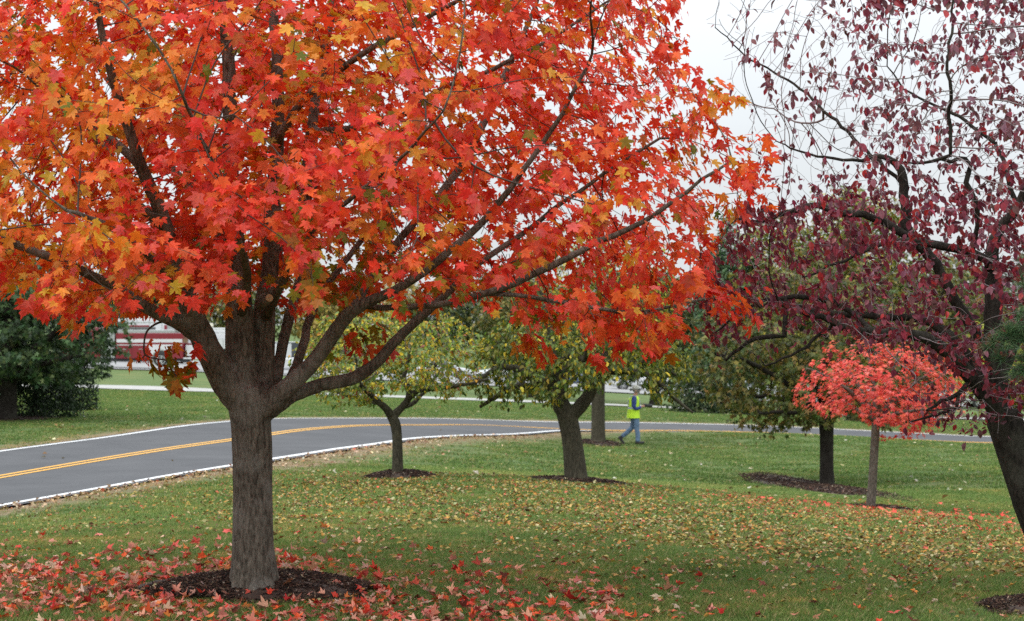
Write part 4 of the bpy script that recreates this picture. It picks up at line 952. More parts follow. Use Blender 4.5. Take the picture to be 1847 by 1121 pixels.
for a, b_ in ((1790,612),(1775,622),(1800,640),(1818,598),(1835,645),(1840,590),(1825,672),(1846,670),(1846,640),(1800,600),(1812,625),(1843,560),(1846,470),(1843,500)):
    tips_.append((P(a, b_, F / 14.25), unit(np.array([-.8, -.3, .4]) + RNG.normal(0, .4, 3))))
sp.finish(tip=.004); wood(sp, pine, M_barkd, M_twigd, big=.02, kbig=10)
V = []; T = []
for c, d in tips_:
    for _ in range(95):
        dv = unit(d * .9 + RNG.normal(0, .55, 3)); s0 = c - d * RNG.uniform(0, .12); L_ = RNG.uniform(.09, .14); sd_ = unit(np.cross(dv, RNG.normal(0, 1, 3))) * .0016
        o_ = len(V); V += [s0 - sd_, s0 + sd_, s0 + dv * L_ + np.array([0, 0, -.01])]; T.append((o_, o_ + 1, o_ + 2))
V = np.array(V); nn = len(T); cc_ = vary(palette([(74,104,66),(96,126,84),(58,84,60),(124,140,96)], [4,3,3,1.4], nn), .15)
o = obj('needles', V, np.array(T), M_leaf2, pine, cols=np.repeat(cc_, 3, 0)); o['kind'] = 'stuff'

# ================================================================== MULCH BEDS
M_mulch = simple('mulch', (.045, .028, .020), .95, var=.5, scale=40)
M_chip = leafmat('bark_chip', 'attr', 0.0, rough=.9, spec=.2)
BOXV = np.array([(x, y, z) for x in (-.5, .5) for y in (-.5, .5) for z in (-.5, .5)], float)
BOXQ = np.array([(0,1,3,2),(4,6,7,5),(0,4,5,1),(2,3,7,6),(0,2,6,4),(1,5,7,3)])
def mulch(label, px_, py_, ppm, rx, ry, h, nch, csz, rot=0.0, at=None):
    c = P(px_, py_, ppm) if at is None else np.array(at); z0 = zt1(c[0], c[1]); e = empty('mulch_bed', (c[0], c[1], z0), label, 'mulch bed')
    nr, na = 9, 40; V = [(c[0], c[1])]; hh = [1.0]
    for i in range(1, nr + 1):
        for j in range(na):
            a = j / na * 6.2832; r = i / nr * (1 + .10 * math.sin(3 * a + px_) + .06 * math.sin(7 * a)); ux, uy = rx * r * math.cos(a), ry * r * math.sin(a); V.append((c[0] + ux * math.cos(rot) - uy * math.sin(rot), c[1] + ux * math.sin(rot) + uy * math.cos(rot))); hh.append(1 - (i / nr) ** 2)
    V = np.array(V); Z = zt(V[:, 0], V[:, 1]) + h * np.array(hh) ** .8 + .012 + RNG.normal(0, .006, len(V)); Z[-na:] -= .06
    T = [(0, 1 + j, 1 + (j + 1) % na) for j in range(na)]; Q = [(1 + (i - 1) * na + j, 1 + i * na + j, 1 + i * na + (j + 1) % na, 1 + (i - 1) * na + (j + 1) % na) for i in range(1, nr) for j in range(na)]
    obj('mound', np.column_stack([V, Z]), [np.array(T), np.array(Q)], M_mulch, e, smooth=True)
    a = RNG.uniform(0, 6.283, nch); r = np.sqrt(RNG.random(nch)) * 1.06 * (1 + .10 * np.sin(3 * a + px_) + .06 * np.sin(7 * a)); ux, uy = rx * r * np.cos(a), ry * r * np.sin(a); x = c[0] + ux * math.cos(rot) - uy * math.sin(rot); y = c[1] + ux * math.sin(rot) + uy * math.cos(rot)
    z = zt(x, y) + h * np.clip(1 - (r) ** 2, 0, 1) ** .8 + .014 + RNG.uniform(0, .012, nch)
    pos = np.column_stack([x, y, z]); nrm = unit(np.array([0, 0, 1.]) + RNG.normal(0, .35, (nch, 3))); tip = unit(RNG.normal(0, 1, (nch, 3)))
    sx, ty, nz_ = frames(nrm, tip); dims = np.column_stack([RNG.uniform(.25, .5, nch), RNG.uniform(.7, 2.2, nch), RNG.uniform(.12, .25, nch)]) * csz
    W = pos[:, None] + BOXV[None, :, 0:1] * dims[:, None, 0:1] * sx[:, None] + BOXV[None, :, 1:2] * dims[:, None, 1:2] * ty[:, None] + BOXV[None, :, 2:3] * dims[:, None, 2:3] * nz_[:, None]
    Q = (BOXQ[None] + (np.arange(nch) * 8)[:, None, None]).reshape(-1, 4)
    cc_ = vary(palette([(62,44,36),(44,32,28),(82,62,50),(104,86,72),(150,134,118),(34,26,24)], [5,5,3,1.4,.5,3], nch), .15)
    o = obj('bark_chips', W.reshape(-1, 3), Q, M_chip, e, cols=np.repeat(cc_, 8, 0)); o['kind'] = 'stuff'
mulch('dark bark mulch mounded round the foot of the big red maple', 470, 1080, 228, .96, .66, .14, 9000, .026)
mulch('greyish bark mulch pile under the thin crab apple by the road bend', 722, 867, 108, .62, .75, .12, 2200, .035)
mulch('wide bark mulch ring under the fork-trunked centre crab apple', 1045, 874, 108, .90, 1.0, .07, 2600, .035)
mulch('small bark mulch ring under the straight-trunked yellowing tree', 1080, 805, 59, .72, 1.2, .06, 900, .045)
mulch('long bark mulch bed under the olive-green tree', 1482, 878, 79, .85, 5.0, .05, 3200, .045, rot=.17, at=(6.6, 43.6, 0))
mulch('small bark mulch ring under the small coral-red maple', 1588, 925, 104, .62, .75, .06, 1500, .035)
mulch('bark mulch bed cut off by the lower right corner', 1925, 1108, 235, .68, .55, .07, 4200, .026)
mulch('thin leaf-strewn mulch ring under the dark green tree across the road', 20, 778, 61, 1.3, 1.8, .05, 700, .05)

# ================================================================== FALLEN LEAVES
MUL = [(P(470,1080,228), .86, .57), (P(722,867,108), .6, .7), (P(1045,874,108), .85, .95), (np.array([6.6, 43.6]), .75, 4.4), (P(1588,925,104), .55, .7), (P(1925,1108,235), .65, .5)]
def on_road(x, y): return np.abs(dist_line(x, y, ROAD)) < 3.5
def scatter(n_, fn, box):
    x = RNG.uniform(box[0], box[1], n_); y = RNG.uniform(box[2], box[3], n_); p = fn(x, y) ; k = RNG.random(n_) < p
    x, y = x[k], y[k]; r = on_road(x, y); k = ~r | (RNG.random(len(x)) < .03); x, y = x[k], y[k]
    for c, a, b_ in MUL:
        ins = ((x - c[0]) / a) ** 2 + ((y - c[1]) / b_) ** 2 < 1; k = ~ins | (RNG.random(len(x)) < .10); x, y = x[k], y[k]
    return x, y
def lie(x, y, size, tilt=.35, lift=.03):
    nn = len(x); pos = np.column_stack([x, y, zt(x, y) + lift + RNG.uniform(0, .02, nn)])
    for c, a, b_ in MUL[:1]:
        e_ = ((x - c[0]) / .98) ** 2 + ((y - c[1]) / .66) ** 2; pos[:, 2] += np.where(e_ < 1, .14 * np.clip(1 - e_, 0, 1) ** .8, 0)
    nrm = unit(np.array([0, 0, 1.]) + RNG.normal(0, tilt, (nn, 3))); tip = unit(RNG.normal(0, 1, (nn, 3)) * np.array([1, 1, .15])); pos = pos - tip * size[:, None] * .4
    return pos, nrm, tip
# maple leaves round the maple
def fm(x, y):   # density of maple leaves
    px, py = 923.5 + F * x / y, HOR + F * (HC - zt(x, y)) / y
    d = np.hypot((x + 2.4) / 5.2, (y - 14.2) / 4.2)
    base_ = np.exp(-(d ** 2.4)) * 1.15
    lft = np.clip((900 - px) / 500, .06, 1) * np.clip((py - 880) / 150, .02, 1)
    low = np.clip((py - (985 + .06 * np.clip(px - 500, 0, 900))) / 90, 0, 1) * np.clip((1320 - px) / 300, .0, 1) * .62
    nzv = np.array([noise.noise(Vector((a * 1.3, b_ * 1.0, 3.))) for a, b_ in zip(x, y)])
    return np.clip(np.maximum(base_ * lft, low) * (1 + 1.3 * nzv), 0, 1)
x, y = scatter(42000, fm, (-9, 4.5, 9, 26)); nn = len(x); size = np.clip(RNG.normal(.062, .018, nn), .028, .10)
pos, nrm, tip = lie(x, y, size, .48, .018)
col = vary(palette([(204,124,108),(206,146,122),(204,86,74),(212,64,44),(220,92,48),(186,42,38),(220,130,66),(196,164,142),(126,60,46),(150,100,72)], [6,5,4,3,2.6,1.8,1.8,3.4,2,2], nn), .14)
px, py = proj(pos); vis = np.where((px > -5) & (px < 1852) & (py < 1125))[0]; order = vis[np.argsort(pos[vis, 1])][:300]; mk = np.ones(nn, bool); mk[order] = False
fl = single_leaves(None, pos[order], nrm[order], tip[order], size[order], col[order], LITTER, M_littero, 'fallen_maple_leaf', name='fallen_maple_leaf')
for o, i in zip(fl, order):
    c = col[i]; pxx = px[i]
    hue = 'pale pink' if c[2] > .12 else ('orange' if c[1] > .10 else 'bright red')
    dm = math.hypot((pos[i, 0] - MUL[0][0][0]) / .98, (pos[i, 1] - MUL[0][0][1]) / .8)
    where = 'on the bark mulch of the big maple' if dm < 1 else ('on the grass left of the maple mulch' if pxx < 470 else ('on the grass just right of the maple mulch' if pxx < 900 else 'on the grass at the bottom right of the picture'))
    tag(o, f'{hue} fallen maple leaf lying {where}', 'leaf', f'{hue} fallen maple leaves {where}')
V, T, C = leaves_mesh(pos[mk], nrm[mk], tip[mk], size[mk], LITTER, col[mk] * .9, col[mk]); o = obj('leaf_litter', V, T, M_litter, cols=C)
tag(o, 'pink, red and orange maple leaves littering the grass', 'leaf litter', kind='stuff')
# small yellow / tan leaves further back
def fy(x, y):
    px, py = 923.5 + F * x / y, HOR + F * (HC - zt(x, y)) / y
    g1_ = np.exp(-(((x - .8) / 3.8) ** 2 + ((y - 27.5) / 5.2) ** 2)) * 1.0
    g2_ = np.exp(-(((x - 5.5) / 3.3) ** 2 + ((y - 24) / 5.5) ** 2)) * 1.0
    g3_ = np.exp(-(((x + 2.2) / 2.2) ** 2 + ((y - 31) / 4.) ** 2)) * .6
    g3_ = g3_ + np.exp(-(((x - 4.6) / 2.3) ** 2 + ((y - 20.5) / 3.2) ** 2)) * .85 + np.exp(-(((x - 2.2) / 3.) ** 2 + ((y - 21.5) / 2.5) ** 2)) * .3
    nzv = np.array([noise.noise(Vector((a * .9, b_ * .5, 8.))) + .5 * noise.noise(Vector((a * 2.9, b_ * 1.5, 8.))) for a, b_ in zip(x, y)])
    return np.clip((g1_ + g2_ + g3_ + .10) * (1 + 1.7 * nzv), .015, 1)
x, y = scatter(80000, fy, (-7, 11, 14.5, 38)); nn = len(x); size = np.clip(RNG.normal(.047, .015, nn), .022, .09); pos, nrm, tip = lie(x, y, size, .45, .03)
ca = palette([(164,142,84),(156,130,58),(176,164,122),(134,88,46),(170,122,52),(92,66,42),(146,144,100),(108,94,56)], [4,5,2,4,4,3,2,4], nn)
cb = palette([(190,84,62),(170,72,56),(196,112,84)], [1, 1, 1], nn); wr = np.exp(-(((x - 5.5) / 2.6) ** 2 + ((y - 32) / 3.2) ** 2)) * .6 + .04 + .35 * np.exp(-(((x - 6.3) / 2.) ** 2 + ((y - 27) / 3) ** 2))
col = vary(np.where((RNG.random(nn) < wr)[:, None], cb, ca), .15)
V, T, C = leaves_mesh(pos, nrm, tip, size, QUADS + OVATES[:1], col, col); o = obj('leaf_litter', V, T, M_litter, cols=C); tag(o, 'small tan and yellow leaves scattered over the lawn below the crab apples', 'leaf litter', kind='stuff')
# red leaves under the coral maple, and pale specks over the far lawns and shoulder
x1, y1 = scatter(1500, lambda x, y: np.exp(-(((x - 6.4) / 1.9) ** 2 + ((y - 33) / 2.6) ** 2)), (2, 10, 27, 38)); s1 = np.full(len(x1), .085); p1, n1, t1_ = lie(x1, y1, s1, .4, .03)
c1 = vary(palette([(226,70,62),(214,84,70),(232,110,84)], [3, 2, 1], len(x1)), .12)
V, T, C = leaves_mesh(p1, n1, t1_, s1, MAPLES_S, c1, c1); o = obj('leaf_litter', V, T, M_litter, cols=C); tag(o, 'coral-red leaves fallen under the small coral-red maple', 'leaf litter', kind='stuff')
x1, y1 = scatter(3800, lambda x, y: np.full(len(x), .4) * (1 - .5 * (y > 80)), (-14, 22, 33, 95)); s1 = np.clip(RNG.normal(.10, .03, len(x1)), .05, .2); p1, n1, t1_ = lie(x1, y1, s1, .4, .03)
c1 = vary(palette([(176,168,138),(150,136,92),(130,100,62),(190,186,170)], [3, 3, 3, 1], len(x1)), .12)
V, T, C = leaves_mesh(p1, n1, t1_, s1, QUADS, c1, c1); o = obj('leaf_litter', V, T, M_litter, cols=C); tag(o, 'pale leaves dotted over the far lawns', 'leaf litter', kind='stuff')
# brown drifts along the near shoulder
def fs(x, y):
    d = dist_line(x, y, ROAD); return np.where((d < -3.45), np.exp(-(-d - 3.5) / .55), 0) * .9
x1 = RNG.uniform(-9, 1, 60000); y1 = RNG.uniform(27, 62, 60000); k = RNG.random(60000) < fs(x1, y1); x1, y1 = x1[k][:1700], y1[k][:1700]; s1 = np.clip(RNG.normal(.07, .02, len(x1)), .03, .12); p1, n1, t1_ = lie(x1, y1, s1, .4, .02)
c1 = vary(palette([(150,118,86),(176,150,116),(120,86,62),(196,174,146),(190,96,70)], [4, 4, 3, 3, .4], len(x1)), .15)
V, T, C = leaves_mesh(p1, n1, t1_, s1, QUADS, c1, c1); o = obj('leaf_litter', V, T, M_litter, cols=C); tag(o, 'brown leaf crumbs drifted along the near road shoulder', 'leaf litter', kind='stuff')
print('litter', round(time.time() - T0, 1))

# ================================================================== GRASS (tufts instanced on points)
M_grass = leafmat('grass_blade', 'attr', .3, rough=.6)
_n = M_grass.node_tree; _g = _n.nodes.new('ShaderNodeNewGeometry'); _vm = [q for q in _n.nodes if q.type == 'VECT_MATH'][0]; _src = _vm.inputs[0].links[0].from_socket
for _s, _a, _b, _c in ((.55, .50, .66, (1.65, 1.22, 1.3)), (2.6, .55, .72, (1.9, 1.25, 1.4)), (.9, .52, .7, (.62, .72, .62))):
    _no = _n.nodes.new('ShaderNodeTexNoise'); _no.inputs['Scale'].default_value = _s; _no.inputs['Detail'].default_value = 5; _n.links.new(_g.outputs['Position'], _no.inputs['Vector'])
    if _c[0] < 1: _of = _n.nodes.new('ShaderNodeVectorMath'); _of.inputs[1].default_value = (31, 17, 5); _n.links.new(_g.outputs['Position'], _of.inputs[0]); _n.links.new(_of.outputs[0], _no.inputs['Vector'])
    _mr = _n.nodes.new('ShaderNodeMapRange'); _mr.inputs['From Min'].default_value = _a; _mr.inputs['From Max'].default_value = _b; _mr.inputs['To Max'].default_value = .85; _n.links.new(_no.outputs['Fac'], _mr.inputs[0])
    _mx = _n.nodes.new('ShaderNodeMix'); _mx.data_type = 'RGBA'; _mx.blend_type = 'MULTIPLY'; _mx.inputs[7].default_value = (*_c, 1)
    _n.links.new(_mr.outputs[0], _mx.inputs[0]); _n.links.new(_src, _mx.inputs[6]); _src = _mx.outputs[2]
_n.links.new(_src, _vm.inputs[0])
def tuft(name, nb, hgt, spread, wid, cols):
    V = []; T = []; C = []
    for _ in range(nb):
        a = random.uniform(0, 6.283); r = spread * math.sqrt(random.random()); b0 = np.array([r * math.cos(a), r * math.sin(a), -.01]); h = hgt * random.uniform(.5, 1.15)
        l = np.array([random.gauss(0, .5), random.gauss(0, .5), 0]) * h; a2 = random.uniform(0, 3.14); s_ = np.array([math.cos(a2), math.sin(a2), 0]) * wid / 2
        o_ = len(V); V += [b0 - s_, b0 + s_, b0 + l * .35 + [0, 0, h * .6] + s_ * .6, b0 + l * .35 + [0, 0, h * .6] - s_ * .6, b0 + l + [0, 0, h]]; T += [(o_, o_ + 1, o_ + 2), (o_, o_ + 2, o_ + 3), (o_ + 3, o_ + 2, o_ + 4)]
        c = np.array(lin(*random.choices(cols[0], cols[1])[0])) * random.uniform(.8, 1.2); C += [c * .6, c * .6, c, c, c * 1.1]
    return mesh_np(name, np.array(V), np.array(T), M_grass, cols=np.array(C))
GC = ([(90,120,52),(110,137,64),(75,104,46),(140,150,88),(166,152,104)], [5, 4, 4, 2, 1.2]); GD = ([(150,150,90),(190,170,120),(120,130,60),(170,140,100)], [3, 3, 3, 2])
def field(name, label, n_, box, meshname, hgt, spread, wid, nb, cols, fn, srange=(.7, 1.3)):
    x = RNG.uniform(box[0], box[1], n_); y = RNG.uniform(box[2], box[3], n_)
    k = (np.abs(x / y) < .30) & (RNG.random(n_) < fn(x, y)) & (np.abs(dist_line(x, y, ROAD)) > 3.52)
    for c, a, b_ in MUL: k &= ((x - c[0]) / a) ** 2 + ((y - c[1]) / b_) ** 2 > 1
    x, y = x[k], y[k]; V = np.column_stack([x, y, zt(x, y)])
    me = bpy.data.meshes.new(name); me.vertices.add(len(V)); me.vertices.foreach_set('co', V.astype(np.float32).ravel())
    a = me.attributes.new('sc', 'FLOAT', 'POINT'); a.data.foreach_set('value', RNG.uniform(*srange, len(V)).astype(np.float32))
    a = me.attributes.new('rz', 'FLOAT', 'POINT'); a.data.foreach_set('value', RNG.uniform(0, 6.283, len(V)).astype(np.float32))
    o = link(bpy.data.objects.new(name, me)); tag(o, label, 'grass', kind='stuff')
    src = tuft(meshname, nb, hgt, spread, wid, cols); so_ = bpy.data.objects.new(meshname, src)   # unlinked source, only instanced
    g = bpy.data.node_groups.new(name + '_scatter', 'GeometryNodeTree'); g.interface.new_socket('Geometry', in_out='INPUT', socket_type='NodeSocketGeometry'); g.interface.new_socket('Geometry', in_out='OUTPUT', socket_type='NodeSocketGeometry')
    gi = g.nodes.new('NodeGroupInput'); go = g.nodes.new('NodeGroupOutput'); ip = g.nodes.new('GeometryNodeInstanceOnPoints'); oi = g.nodes.new('GeometryNodeObjectInfo'); oi.inputs['Object'].default_value = so_
    n1 = g.nodes.new('GeometryNodeInputNamedAttribute'); n1.data_type = 'FLOAT'; n1.inputs[0].default_value = 'sc'; n2 = g.nodes.new('GeometryNodeInputNamedAttribute'); n2.data_type = 'FLOAT'; n2.inputs[0].default_value = 'rz'
    cb_ = g.nodes.new('ShaderNodeCombineXYZ'); g.links.new(n2.outputs[0], cb_.inputs[2])
    g.links.new(gi.outputs[0], ip.inputs['Points']); g.links.new(oi.outputs['Geometry'], ip.inputs['Instance']); g.links.new(cb_.outputs[0], ip.inputs['Rotation']); g.links.new(n1.outputs[0], ip.inputs['Scale']); g.links.new(ip.outputs[0], go.inputs[0])
    md = o.modifiers.new('scatter', 'NODES'); md.node_group = g
    return o
dens = lambda x, y: np.clip(1.0 - .25 * np.sin(x * 1.3 + np.sin(y)) * np.sin(y * .8), 0, 1)
noshoulder = lambda x, y: np.where(dist_line(x, y, ROAD) < 0, np.clip((np.abs(dist_line(x, y, ROAD)) - 4.1) / 2.6, .05, 1) ** 1.5, np.clip((np.abs(dist_line(x, y, ROAD)) - 3.7) / 1.4, .08, 1))
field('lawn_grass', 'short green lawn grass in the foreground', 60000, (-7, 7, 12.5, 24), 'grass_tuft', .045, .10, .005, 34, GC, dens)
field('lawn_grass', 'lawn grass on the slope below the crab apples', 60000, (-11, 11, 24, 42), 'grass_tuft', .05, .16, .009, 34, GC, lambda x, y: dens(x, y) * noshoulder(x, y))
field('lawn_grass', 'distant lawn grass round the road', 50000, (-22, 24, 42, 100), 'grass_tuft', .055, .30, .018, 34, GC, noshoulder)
field('dry_grass', 'straw tufts of dead grass in thin patches of the foreground lawn', 5200, (-7, 7, 12.5, 30), 'straw_tuft', .03, .10, .006, 26, GD, lambda x, y: np.array([noise.noise(Vector((a * .8, b_ * .5, 2.))) > .12 for a, b_ in zip(x, y)]) * .9)
field('dry_grass', 'dry straw-coloured grass on the road shoulder', 26000, (-14, 12, 27, 80), 'dry_grass_tuft', .035, .12, .008, 26, GD, lambda x, y: np.where(dist_line(x, y, ROAD) < 0, np.exp(-np.clip(np.abs(dist_line(x, y, ROAD)) - 3.6, 0, 9) / 1.2), np.exp(-np.clip(np.abs(dist_line(x, y, ROAD)) - 3.6, 0, 9) / .7)))
print('grass', round(time.time() - T0, 1))

# ================================================================== VEHICLES
def boxes(lst, bev=.0):
    """list of (cx,cy,cz,sx,sy,sz) joined into one bmesh, optionally bevelled"""
    bm = bmesh.new()
    for c in lst:
        r = bmesh.ops.create_cube(bm, size=1.0); bmesh.ops.scale(bm, verts=r['verts'], vec=c[3:6]); bmesh.ops.translate(bm, verts=r['verts'], vec=c[0:3])
    if bev: bmesh.ops.bevel(bm, geom=bm.edges[:], offset=bev, segments=2, affect='EDGES', profile=.6)
    return bm
def cyl(bm, c, r, d, axis='Y', seg=20, r2=None):
    g = bmesh.ops.create_cone(bm, cap_ends=True, segments=seg, radius1=r, radius2=r if r2 is None else r2, depth=d)
    m = Matrix.Rotation(R(90), 4, 'X') if axis == 'Y' else (Matrix.Rotation(R(90), 4, 'Y') if axis == 'X' else Matrix.Identity(4))
    bmesh.ops.transform(bm, verts=g['verts'], matrix=Matrix.Translation(c) @ m)
M_tyre = simple('tyre_rubber', (.02, .02, .02), .85); M_rim = simple('alloy', (.55, .56, .58), .3, .8, var=.05); M_glass = simple('car_glass', (.02, .028, .035), .08, spec=.8, var=.05)
M_chrome = simple('chrome', (.6, .6, .62), .2, 1.0, var=.05); M_lamp = simple('lamp_lens', (.7, .7, .68), .15, var=.05); M_red = simple('red_lens', (.45, .02, .02), .2, var=.05); M_blackp = simple('black_plastic', (.025, .025, .027), .6)
def wheel(parent, x, y, r, w_=.22):
    bm = bmesh.new(); cyl(bm, (0, 0, 0), r, w_, seg=24); bmesh.ops.bevel(bm, geom=bm.edges[:], offset=.02, segments=1, affect='EDGES')
    wo_ = bm_obj('wheel', bm, M_tyre, parent); wo_.location = (x, y, r)
    s_ = -1 if y < 0 else 1
    bm = bmesh.new(); cyl(bm, (0, s_ * (w_ / 2 + .004), 0), r * .30, .03, seg=14)
    for k in range(5):
        a = k * 2 * math.pi / 5; g = bmesh.ops.create_cube(bm, size=1); bmesh.ops.scale(bm, verts=g['verts'], vec=(r * .64, .024, r * .17)); bmesh.ops.transform(bm, verts=g['verts'], matrix=Matrix.Rotation(a, 4, 'Y') @ Matrix.Translation((r * .34, s_ * (w_ / 2 + .006), 0)))
    g = bmesh.ops.create_circle(bm, segments=24, radius=r * .68); ring = [e for e in bm.edges if e.is_wire]; ex = bmesh.ops.extrude_edge_only(bm, edges=ring)
    nv_ = [v for v in ex['geom'] if isinstance(v, bmesh.types.BMVert)]; bmesh.ops.scale(bm, verts=nv_, vec=(.86, .86, 1)); allr = g['verts'] + nv_
    bmesh.ops.transform(bm, verts=allr, matrix=Matrix.Translation((0, s_ * (w_ / 2 + .012), 0)) @ Matrix.Rotation(R(90), 4, 'X'))
    bm_obj('rim', bm, M_rim, wo_)
def loft(sections):
    V = []; k = len(sections[0]); 
    for s_ in sections: V += s_
    Q = [(i * k + j, i * k + (j + 1) % k, (i + 1) * k + (j + 1) % k, (i + 1) * k + j) for i in range(len(sections) - 1) for j in range(k)]
    bm = bmesh.new(); vs = [bm.verts.new(v) for v in V]
    for q in Q: bm.faces.new([vs[a] for a in q])
    bm.faces.new([vs[j] for j in range(k)][::-1]); bm.faces.new([vs[(len(sections) - 1) * k + j] for j in range(k)])
    bmesh.ops.recalc_face_normals(bm, faces=bm.faces[:]); return bm
def make_car(label, col, kind, px_, Y, rz, group='cars in the parking lot'):
    X = (px_ - 923.5) * Y / F; e = empty('parked_car', (X, Y, zt1(X, Y) + .085), label, 'car', group, rz)
    paint_ = simple('car_paint', col, .28, .0, .6, coat=.6, var=.03)
    if kind == 'sedan': L_, W, r = 4.7, .9, .33; prof = [(-2.35,.32,.66),(-2.3,.24,.92),(-1.75,.22,1.0),(-1.1,.22,1.0),(0,.22,.98),(1.0,.22,.98),(1.7,.22,.88),(2.2,.24,.76),(2.35,.32,.6)]; cab = [(-1.65,.98,.62),(-1.0,1.40,.60),(.2,1.45,.60),(1.15,.96,.66)]
    elif kind == 'suv': L_, W, r = 4.7, .93, .37; prof = [(-2.35,.4,.9),(-2.3,.3,1.12),(-1.6,.28,1.14),(0,.28,1.12),(1.0,.28,1.12),(1.7,.28,1.04),(2.25,.3,.9),(2.35,.4,.7)]; cab = [(-2.22,1.12,.74),(-1.95,1.70,.66),(.1,1.74,.66),(1.05,1.08,.72)]
    else: L_, W, r = 5.4, 1.0, .38; prof = [(-2.7,.4,1.0),(-2.66,.32,1.3),(0,.3,1.3),(1.5,.3,1.25),(2.1,.3,1.1),(2.6,.32,.85),(2.7,.4,.7)]; cab = [(-2.66,1.28,.93),(-2.6,2.35,.84),(1.1,2.38,.84),(1.85,1.2,.88)]
    secs = []
    for i, (x, zb, zt_) in enumerate(prof):
        w_ = W * (.86 if i in (0, len(prof) - 1) else .96 if i in (1, len(prof) - 2) else 1)
        secs.append([(x, -w_ * .9, zb), (x, -w_, zb + .16), (x, -w_, zt_ - .2), (x, -w_ * .93, zt_ - .04), (x, 0, zt_ + .01), (x, w_ * .93, zt_ - .04), (x, w_, zt_ - .2), (x, w_, zb + .16), (x, w_ * .9, zb)])
    bm = loft(secs); bmesh.ops.bevel(bm, geom=[ed for ed in bm.edges], offset=.015, segments=1, affect='EDGES'); body = bm_obj('body', bm, paint_, e, smooth=False)
    # cabin: glasshouse plus painted roof and pillars
    a0, a1, a2, a3 = cab; gl = []
    for (x, z, w_) in (a0, a1, a2, a3):
        gl.append((x, z, w_))
    wb = W * .93
    def sec(x, z, w_, zl): return [(x, -wb * .98, zl), (x, -w_, z), (x, w_, z), (x, wb * .98, zl)]
    zl = min(a0[1], a3[1]) - .06
    bm = loft([[(a0[0], -wb * .97, zl), (a0[0], -wb * .9, zl + .03), (a0[0], wb * .9, zl + .03), (a0[0], wb * .97, zl)], sec(a1[0], a1[1], a1[2], zl), sec(a2[0], a2[1], a2[2], zl), [(a3[0], -wb * .97, zl), (a3[0], -wb * .9, zl + .03), (a3[0], wb * .9, zl + .03), (a3[0], wb * .97, zl)]])
    bm_obj('windows', bm, M_glass if kind != 'van' else M_glass, e)
    rf = boxes([((a1[0] + a2[0]) / 2, 0, (a1[1] + a2[1]) / 2 + .02, a2[0] - a1[0] + .1, a1[2] * 2 + .04, .06)], .02); bm_obj('roof', rf, paint_, e)
    ts = []
    for s_ in (-1, 1):
        lines = [((a0[0], s_ * wb * .985, zl + .04), (a1[0], s_ * (a1[2] + .012), a1[1] + .01)), ((a3[0], s_ * wb * .985, zl + .04), (a2[0], s_ * (a2[2] + .012), a2[1] + .01)), (((a1[0] + a2[0]) / 2, s_ * wb * .985, zl), ((a1[0] + a2[0]) / 2, s_ * (a1[2] + .012), a1[1]))]
        if kind == 'suv': lines.append(((a1[0] * .55, s_ * wb * .985, zl), (a1[0] * .6, s_ * (a1[2] + .012), a1[1])))
        for p0, p1 in lines: ts.append(tube(np.array([p0, p1], float), [.045, .04], 6, cap=True))
        if kind == 'van': pass
    V, f = join_tubes(ts); obj_local('pillars', V, f, paint_, e)
    if kind == 'van':
        bm_obj('cargo_side', boxes([(-1.0, s_ * .915, 1.78, 3.1, .05, 1.0) for s_ in (-1, 1)], .015), paint_, e)
    for x in (-L_ * .30, L_ * .30):
        for s_ in (-1, 1): wheel(e, x, s_ * (W - .08), r)
    bm = bmesh.new()
    for x in (-L_ * .30, L_ * .30):
        for s_ in (-1, 1): cyl(bm, (x, s_ * (W - .045), r + .02), r + .07, .1, seg=22)
    bm_obj('wheel_arch', bm, M_blackp, e)
    for s_ in (-1, 1):
        bm_obj('headlight', boxes([(L_ / 2 - .10, s_ * W * .68, prof[-1][2] + .0, .16, .34, .14)], .03), M_lamp, e)
        bm_obj('taillight', boxes([(-L_ / 2 + .05, s_ * W * .74, prof[0][2] + .02, .1, .24, .2)], .02), M_red, e)
        bm_obj('mirror', boxes([(cab[3][0] - .25, s_ * (W + .09), cab[3][1] + .08, .12, .2, .14)], .03), paint_, e)
    bm_obj('bumper', boxes([(L_ / 2 - .02, 0, prof[-1][1] + .06, .14, W * 1.7, .2), (-L_ / 2 + .02, 0, prof[0][1] + .06, .14, W * 1.7, .2)], .03), M_blackp if kind == 'suv' else paint_, e)
    return e
WH = (.55, .56, .58); SV = (.42, .43, .45)
make_car('white panel van seen between the maple\'s right-hand stems', WH, 'van', 515, 150, 0)
make_car('silver sedan seen through the thin crab apple', SV, 'sedan', 800, 163, 0)
make_car('white suv parked behind the gap between the two crab apples', WH, 'suv', 905, 152, R(180))
make_car('blue sedan parked behind the centre crab apple', (.05, .09, .2), 'sedan', 1020, 158, 0)
make_car('silver suv with alloy wheel showing above the walking person\'s head', (.60, .61, .63), 'suv', 1155, 158, R(180))
make_car('white sedan parked behind the olive-green tree\'s left side', WH, 'sedan', 1375, 150, 0)
make_car('pale silver sedan behind the trunks of the olive and coral trees', (.55, .56, .58), 'sedan', 1505, 148, R(180))
make_car('white suv behind the right side of the coral-red maple', WH, 'suv', 1725, 144, 0)
make_car('white suv at the right edge beyond the dogwood trunk', (.75, .75, .76), 'suv', 1850, 142, R(180))

# fire engine, broadside, tail to the right
Yt_ = 150.0; Xt = (150 - 923.5) * Yt_ / F
M_fred = simple('fire_red', (.20, .009, .022), .3, coat=.5, var=.04); M_fwh = simple('fire_white', (.58, .59, .60), .35, var=.03); M_alu = simple('aluminium', (.5, .51, .52), .35, .9, var=.1); M_grey = simple('grey_canvas', (.12, .12, .12), .8)
fe = empty('fire_engine', (Xt, Yt_, zt1(Xt, Yt_) + .09), 'red fire engine with white stripe and ladder gear on top', 'fire engine')
